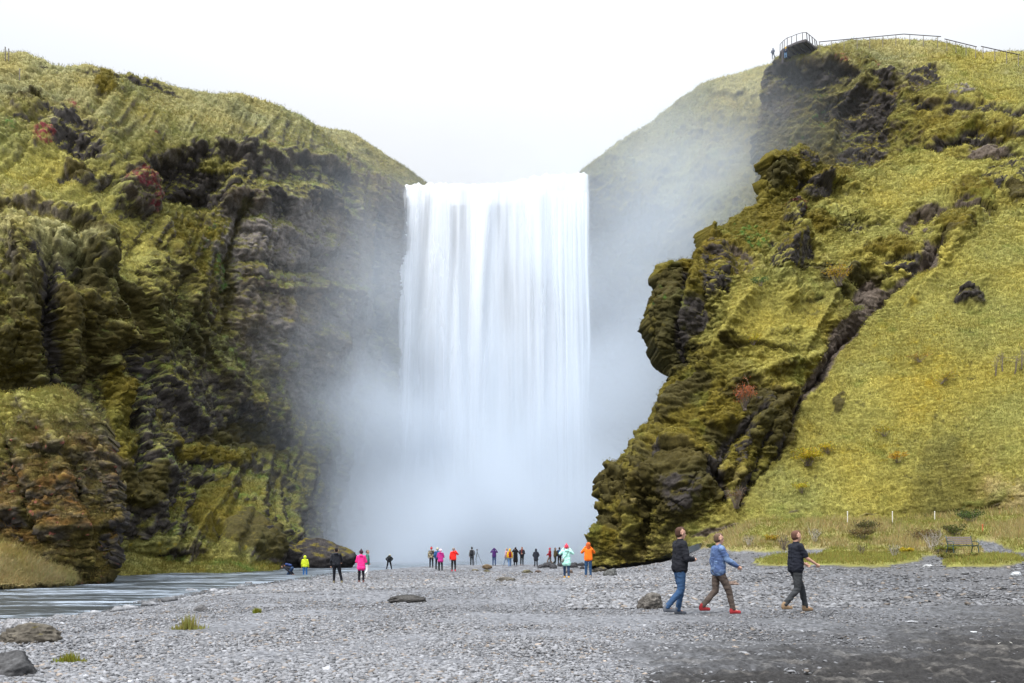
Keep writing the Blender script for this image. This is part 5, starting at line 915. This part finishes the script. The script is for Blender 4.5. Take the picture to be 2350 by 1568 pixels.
rock(2090, 1424, gd(1424, .1), (.12, .05, .02), 'long flat pale stone on the fine gravel', (.30, .31, .33), 33., sink=.1)
rock(2128, 1294, 33.0, (.20, .12, .07), 'pale stone in front of the right hand turf island', (.42, .43, .44), 34., sink=.2)
nb_ = 0
for q in range(34):
    u = RNG.uniform(60, 620); v = 1443-.17*u+RNG.normal()*7+4; D = gd(v, WL); sz = RNG.uniform(.09, .24)*(.7+.012*D)
    o = rock(u, v, D, (sz*1.3, sz, sz*.45), 'flat pale grey stone lying along the river edge', tuple(np.array([1, 1.02, 1.08])*RNG.uniform(.09, .26)), 40.+q, rz=RNG.uniform(0, 180), sink=.15, nsub=2, name='stone', cat='stone', sharp=.7)
    o['group'] = 'flat stones along the river edge'; o.location.z = max(o.location.z, WL+.01)
for q in range(26):
    u = RNG.uniform(1235, 1365); D = RNG.uniform(69, 79)
    o = rock(u, 0, D, tuple(np.array([1.3, 1, .8])*RNG.uniform(.16, .34)), 'small dark stone in the heap along the beach crest', (.045, .045, .05), 90.+q, rz=RNG.uniform(0, 180), sink=.2, nsub=2, name='stone', cat='stone')
    o['group'] = 'dark stones heaped on the beach crest'

# ------------------------------------------------------------------ bench
M_SLAT = plain('weathered_slats', (.17, .14, .13), .7, .2, 20.); M_IRON = plain('green_iron', (.035, .065, .060), .5, .1)
D = 43.; bx, by = (2209-U0)*K*D, D; bz = w3(0, 1251.5, D).z-.44; b = empty('park_bench', (bx, by, bz), math.radians(8)); tag(b, 'park bench with brown slats and dark green iron ends on the turf', 'bench')
b.scale = (1., 1., 1.)
boxes('seat', [((0, -.20+k*.10, .44-.008*k), (.72, .042, .016), None) for k in range(4)], M_IRON, b)
tl_ = Matrix.Rotation(-.22, 3, 'X')
boxes('backrest', [((0, .21+.035*k, .56+.105*k), (.72, .014, .040), tl_) for k in range(4)], M_SLAT, b)
for s in (-1, 1):
    e = bar_mesh('end_frame', [((s*.74, -.26, .42), (s*.74, .17, .40)), ((s*.74, .17, .40), (s*.74, .34, .95)), ((s*.74, .18, .40), (s*.74, .30, .0)), ((s*.74, -.22, .42), (s*.74, -.30, .02))], .024, M_IRON, b)
    bar_mesh('armrest', [((s*.74, .25, .66), (s*.74, .0, .68)), ((s*.74, .0, .68), (s*.74, -.24, .62)), ((s*.74, -.24, .62), (s*.74, -.30, .54)), ((s*.74, -.30, .54), (s*.74, -.24, .44))], .020, M_IRON, b)

# ------------------------------------------------------------------ posts
M_WHITE = plain('white_post', (.62, .60, .55), .6, .1); M_WOOD = plain('grey_post_wood', (.20, .18, .16), .8, .2); M_ORP = plain('orange_post', (.45, .13, .05), .7, .1)
def post(u, vt, vb, D, r, mat, label, group=None, name='marker_post', lean=0.):
    a = w3(u, vb, D); t = empty(name, a); h = (vb-vt)*K*D; tag(t, label, 'post', group)
    bar_mesh('pole', [((0, 0, -.4), (lean, 0, h-r*1.5))], r, mat, t, 8); bar_mesh('cap', [((lean, 0, h-r), (lean, 0, h))], r*1.15, mat, t, 8)
def front(name, u, v):
    P = PATCH[name]['P']; a, b_ = pix(P); c = np.abs(a-u)+np.abs(b_-v) < 6; return float(P[c, 1].min()) if c.any() else 60.
for (u, lab) in ((1945, 'white marker post at the left end of the dark path'), (2048, 'white marker post between the other two, in tall dry grass'), (2145, 'white marker post above the bench')):
    post(u, 1174, 1190, min(56.5, front('hill_right_near', u, 1200)-.3), .034, M_WHITE, lab, 'white marker posts below the hillside')
post(2255, 1264-60, 1300-62, 50., .035, M_ORP, 'thin orange stake in the dry grass right of the bench')
for u, va, vb in ((12, 108, 131), (20, 112, 132), (45, 158, 176)):
    post(u, va, vb, front('cliff_left', u, vb+6)-.1, .06, M_WOOD, {12: 'thin post on the skyline of the left cliff, outermost of a close pair', 20: 'thin post on the skyline of the left cliff, inner one of a close pair', 45: 'lone thin post just below the skyline of the left cliff'}[u], 'fence posts on the left cliff', 'fence_post')

# ------------------------------------------------------------------ viewing platform
M_STEEL = plain('platform_steel', (.060, .052, .058), .6, .2); M_DECK = plain('deck_board', (.15, .14, .14), .8, .2)
DP = 114.5; ZP = CAMZ+(V0-90.5)*K*DP
def dk(u, v):
    D = (ZP-CAMZ)/((V0-v)*K); return Vector(((u-U0)*K*D, D, ZP))
rim = [(1790.5, 119.5), (1794, 114.5), (1806, 106.5), (1816, 102), (1828, 96.6), (1841, 92.9), (1849, 90.5), (1858.6, 97.6), (1871.5, 107.8), (1877, 112)]
R_ = [dk(*p) for p in rim]; org = dk(1835, 112); pl = empty('viewing_platform', org); tag(pl, 'dark steel viewing platform with railing jutting from the headland top', 'platform')
rl = [p-org for p in R_]
n = len(rl); bk = [Vector((rl[0].x+.3, rl[0].y+1.8, 0)), Vector((rl[-1].x, rl[-1].y+2.4, 0))]; outl = rl+[bk[1], bk[0]]
me = bpy.data.meshes.new('deck'); V = [tuple(p) for p in outl]+[(p.x, p.y, .10) for p in outl]; m_ = len(outl)
me.from_pydata(V, [], [tuple(range(m_)), tuple(range(2*m_-1, m_-1, -1))]+[(k, k+m_, (k+1) % m_+m_, (k+1) % m_) for k in range(m_)]); me.update(); link('deck', me, M_DECK, pl, smooth=False)
boxes('edge_beam', [beam(rl[k]+Vector((0, 0, -.12)), rl[k+1]+Vector((0, 0, -.12)), .12, .26) for k in range(n-1)], M_STEEL, pl)
for k in range(1, 7):
    a = rl[k]; e = Vector((a.x+2.6, a.y+2.2+.1*k, 0)); boxes('joist', [beam(a+Vector((0, .1, -.16)), e+Vector((0, 0, -.16)), .14, .24)], M_STEEL, pl)
pts = [(1790, 119), (1795, 113.5), (1799.5, 109.5), (1806.5, 104.5), (1816.5, 101.5), (1828, 96.6), (1841.5, 92.8), (1853, 92.5), (1859, 97.5), (1865.5, 102.5), (1871.5, 107.5), (1876, 112)]
tops = []
for u, v in pts:
    a = dk(u, v)-org; out_ = Vector((.10 if u > 1850 else -.06, -.10, 0)); t_ = a+Vector((0, 0, 1.22))-out_*1.0; tops.append(t_)
    boxes('railing_post', [beam(a+Vector((0, 0, -.3)), t_, .085, .11)], M_STEEL, pl)
bar_mesh('handrail', [(tuple(tops[k]), tuple(tops[k+1])) for k in range(len(tops)-1)], .04, M_STEEL, pl)
for u, v0, v1, dd in ((1867, 101, 121, 1.5), (1841, 110, 127, 2.2), (1823.5, 117, 131, 2.6), (1796, 118, 136, 1.2)):
    a = w3(u, v0, DP+dd+1.)-org; a.z = -.2; z2 = max((V0-v1)*K*(DP+dd)+CAMZ-org.z, -2.2); boxes('support_leg', [beam(a, Vector((a.x, a.y, z2)), .20, .20)], M_STEEL, pl)
boxes('brace', [beam(w3(1846, 128, 116)-org, w3(1866, 112, 116)-org, .10, .10), beam(w3(1838, 113, 116)-org, w3(1862, 124, 116)-org, .10, .10)], M_STEEL, pl)

def railing(pa, pb, D, posts, label, pm=None):
    a, b_ = w3(*pa, D), w3(*pb, D); r = empty('hill_railing', a); tag(r, label, 'railing', 'handrails along the headland path')
    mid = [w3(*p, D) for p in (pm or [])]; ch = [a]+mid+[b_]
    bar_mesh('rail', [(tuple(ch[k]-a), tuple(ch[k+1]-a)) for k in range(len(ch)-1)], .055, M_STEEL, r)
    for u in posts:
        for k in range(len(ch)-1):
            ua, ub = U0+ch[k].x/D/K, U0+ch[k+1].x/D/K
            if ua <= u <= ub: f = (u-ua)/(ub-ua); p = ch[k].lerp(ch[k+1], f)-a; bar_mesh('railing_post', [(tuple(p), (p.x, p.y, p.z-1.6))], .045, M_WOOD, r)
railing((1879.5, 95.8), (2159, 83.5), 116., [1881, 1908, 1937, 1967, 1996, 2026, 2056, 2088, 2119, 2152], 'long handrail over the crest of the headland beside the platform', [(2074, 77.8)])
railing((2168, 89), (2241, 107), 114., [2173, 2194, 2217, 2239], 'short middle handrail descending right of the crest')
railing((2252, 106), (2342, 126), 111., [2256, 2283, 2310, 2337], 'handrail descending to the right edge of the headland')

# ------------------------------------------------------------------ shrubs and small plants
M_TWIG = plain('twigs', (.16, .13, .11), .9, .2); M_LEAF = attr_mat('leaves', .8, .15, .35)
def shrub(pos, h, w, label, leafc=None, nleaf=0, ntw=26, cat='shrub', name='shrub', group=None, lsize=.05, seed=0, pale=False, up=1.):
    r = np.random.default_rng(int(seed)+5); t = empty(name, pos); tag(t, label, cat, group); segs = []; tips = []
    for k in range(ntw):
        a = r.random()*6.283; rr = w*.5*math.sqrt(r.random()); p0 = np.array([r.normal()*.05*w, r.normal()*.05*w, -.05]); p1 = np.array([rr*.5*math.cos(a), rr*.5*math.sin(a), h*(.3+.25*r.random())]); p2 = np.array([rr*math.cos(a), rr*math.sin(a), h*(.6+.4*r.random())*up])
        segs += [(p0, p1, .016*h, .010*h), (p1, p2, .010*h, .005*h)]; tips.append((p1, p2))
        for j in range(3):
            f = r.random(); q0 = p1*(1-f)+p2*f; q1 = q0+r.normal(size=3)*h*.13+[0, 0, .09*h]; segs.append((q0, q1, .006*h, .004*h)); tips.append((q0, q1))
    bar_mesh('stems', segs, .01, plain('pale_twigs', (.36, .33, .29), .9, .15) if pale else M_TWIG, t, 4)
    if nleaf:
        i = r.integers(0, len(tips), nleaf); f = .3+.7*r.random(nleaf)
        P_ = np.array([tips[a][0]*(1-b)+tips[a][1]*b for a, b in zip(i, f)])+r.normal(size=(nleaf, 3))*[w*.06, w*.06, h*.05]
        d1 = r.normal(size=(nleaf, 3)); d1 /= np.linalg.norm(d1, axis=1)[:, None]; d2 = np.cross(d1, r.normal(size=(nleaf, 3))); d2 /= np.linalg.norm(d2, axis=1)[:, None]
        V = np.stack([P_-d1*lsize, P_+d2*lsize*.5, P_+d1*lsize, P_-d2*lsize*.5], 1).reshape(-1, 3); F = np.arange(nleaf*4).reshape(-1, 4)
        c = np.array(leafc)*(.6+.8*r.random((nleaf, 1)))*(1+.12*r.normal(size=(nleaf, 3)))
        link('foliage', np_mesh('foliage', V, F, np.repeat(c, 4, 0)), M_LEAF, t, smooth=False)
    return t
def on_ground(u, v):
    """walk along the view of a plan point until it meets the ground sheet"""
    Ds = np.geomspace(6, 80, 900); x = (u-U0)*K*Ds; z = gz(x, Ds); r = CAMZ+(V0-v)*K*Ds; k = np.where(z >= r)[0]; k = k[0] if len(k) else 899
    return Vector((x[k], Ds[k], z[k]-.02))
GS = [(2052, 1281, 1.0, .6, 'bare pale shrub in front of the meadow, left of the yellow plant', 1), (2140, 1262, 1.3, 1.6, 'wide bare shrub with pale twisted stems in the dry grass', 1), (2197-50, 1252, 1.3, .8, 'upright bare shrub behind the wide pale one', 0), (2262-40-68, 1268, .8, .9, 'small bare shrub left of the bench', 1),
      (1978, 1275, .8, .5, 'dark bare shrub behind the striding person', 0), (1800, 1262, 1.2, .9, 'twiggy shrub beside the checked shirt', 0), (1720, 1255, 1.0, .9, 'thin twiggy shrub behind the checked shirt', 1), (1870, 1245, 1.2, .9, 'tall dry stalk shrub near the striding person', 1)]
for q, (u, v, h, w_, lab, pal) in enumerate(GS): shrub(on_ground(u, v), h*.8, w_, lab, (.10, .10, .03), 60, 22, group='bare shrubs in the meadow', seed=q, pale=bool(pal))
for q, (u, v, h, w_, lab, c) in enumerate([(2080, 1272, .45, .8, 'bright yellow low plant right of the pale shrub', (.42, .32, .03)), (1795-25, 1246, .6, 1.0, 'yellow leafed bush above the checked shirt', (.33, .24, .03)), (2170, 1268, .5, 1.6, 'yellow green leafy plants under the wide bare shrub', (.16, .17, .03)), (1640, 1262, .6, 1.2, 'green leafy bush between the walking people', (.09, .11, .025)), (2230, 1200, 1.2, 2.2, 'dark green bush on the slope above the bench', (.05, .085, .02)), (1990, 1222, 1.0, 1.8, 'dense olive bush at the upper edge of the meadow', (.09, .085, .03)),
      (2195, 1232, .9, 1.6, 'round green bush above the bench', (.08, .09, .025)), (1980, 1238, .9, 2.0, 'brown grass hummock bush behind the wide pale shrub', (.13, .10, .04)), (2120, 1243, .9, 2.2, 'tawny hummock behind the bare shrubs', (.15, .11, .045)), (2195, 1288, .45, 1.5, 'overgrown tuft under the bench', (.13, .12, .03))]):
    shrub(on_ground(u, v), h*.8, w_, lab, c, 900, 26, group='low bushes in the meadow', seed=50+q, lsize=.055)
def hill(u, v, name='hill_right_near'): D = front(name, u, v); return w3(u, v, D)
t = shrub(hill(1708, 940), 2.1, 1.9, 'small orange leafed rowan tree on the mossy spur', (.34, .12, .05), 800, 18, 'tree', 'rowan_tree', seed=80, lsize=.07)
shrub(hill(1852, 1068), 1.3, 2.6, 'bright yellow leafed bush at the foot of the spur', (.40, .32, .03), 1300, 24, 'bush', 'bush', seed=81, lsize=.08)
shrub(hill(1925, 655), 2.0, 2.8, 'golden leafed birch bush by the dark scree', (.36, .24, .03), 700, 20, 'bush', 'bush', seed=82, lsize=.08)
shrub(hill(1690, 1165), 1.6, 1.8, 'reddish brown bare bush at the base of the spur', (.20, .11, .05), 260, 26, 'bush', 'bush', seed=83, lsize=.05)
for q, (u, v, c, w_, lab) in enumerate([(1900, 1040, (.42, .33, .03), 1.6, 'small yellow bush right of the bright one'), (1730, 790, (.38, .32, .03), 1.6, 'low yellow bush on the middle of the spur'), (2060, 1060, (.42, .26, .03), 1.6, 'orange yellow bush on the lower hillside'), (1960, 720, (.18, .20, .05), 2.4, 'grey green bush beside the scree gully'), (1840, 1130, (.40, .34, .03), 1.8, 'yellow bush on the slope above the meadow'),
        (2160, 880, (.30, .24, .03), 2.4, 'yellow leafed scrub patch high on the hillside'), (2030, 1000, (.30, .25, .03), 2.2, 'yellow scrub patch left of the orange yellow bush'), (1745, 655, (.05, .11, .03), 2.2, 'dark green bush under the rock face'), (2110, 830, (.30, .22, .04), 2., 'golden scrub patch above the yellow scrub')]):
    shrub(hill(u, v), .8, w_, lab, c, 420, 16, 'bush', 'bush', 'scattered bushes on the hillside', seed=90+q, lsize=.06)
for q, (u, v) in enumerate([(2285, 860), (2300, 850), (2345, 845), (2330, 855)]):
    shrub(hill(u, v), 1.7, .5, 'thin dark leafless stem standing on the right hillside', None, 0, 5, 'shrub', 'bare_stem', 'bare stems on the right hillside', seed=110+q, up=1.)
# little tufts on the gravel
for q, (u, v, w_, hh, lab) in enumerate([(432, 1447, .42, .12, 'pale green grass tuft growing in the gravel'), (160, 1520, .34, .04, 'flat moss patch near the bottom left boulder'), (590, 1408, .12, .03, 'tiny moss patch in the gravel')]):
    p = on_ground(u, v); m_ = 420 if q == 0 else 260; rr = np.random.default_rng(q); pp = np.c_[np.clip(rr.normal(size=(m_, 2)), -1.8, 1.8)*[w_*.32, w_*.16], np.zeros(m_)]
    nn = np.tile([0, 0, 1.], (m_, 1)); V, F, C = blades(pp, nn, np.tile(np.array((.26, .25, .07) if q == 0 else (.20, .21, .03)), (m_, 1)), (hh if hh > .1 else .05)*(.5+(np.abs(pp[:, 0]) < .08)), .014, up=1.2, down=.2, rnd=.35, jit=.01)
    o = link('grass_tuft' if q == 0 else 'moss_patch', np_mesh('tuft', V, F, C), M_GRASS, smooth=False); o.location = p+Vector((0, 0, .03)); tag(o, lab, 'grass tuft' if q == 0 else 'moss', kind=None if q == 0 else 'stuff')
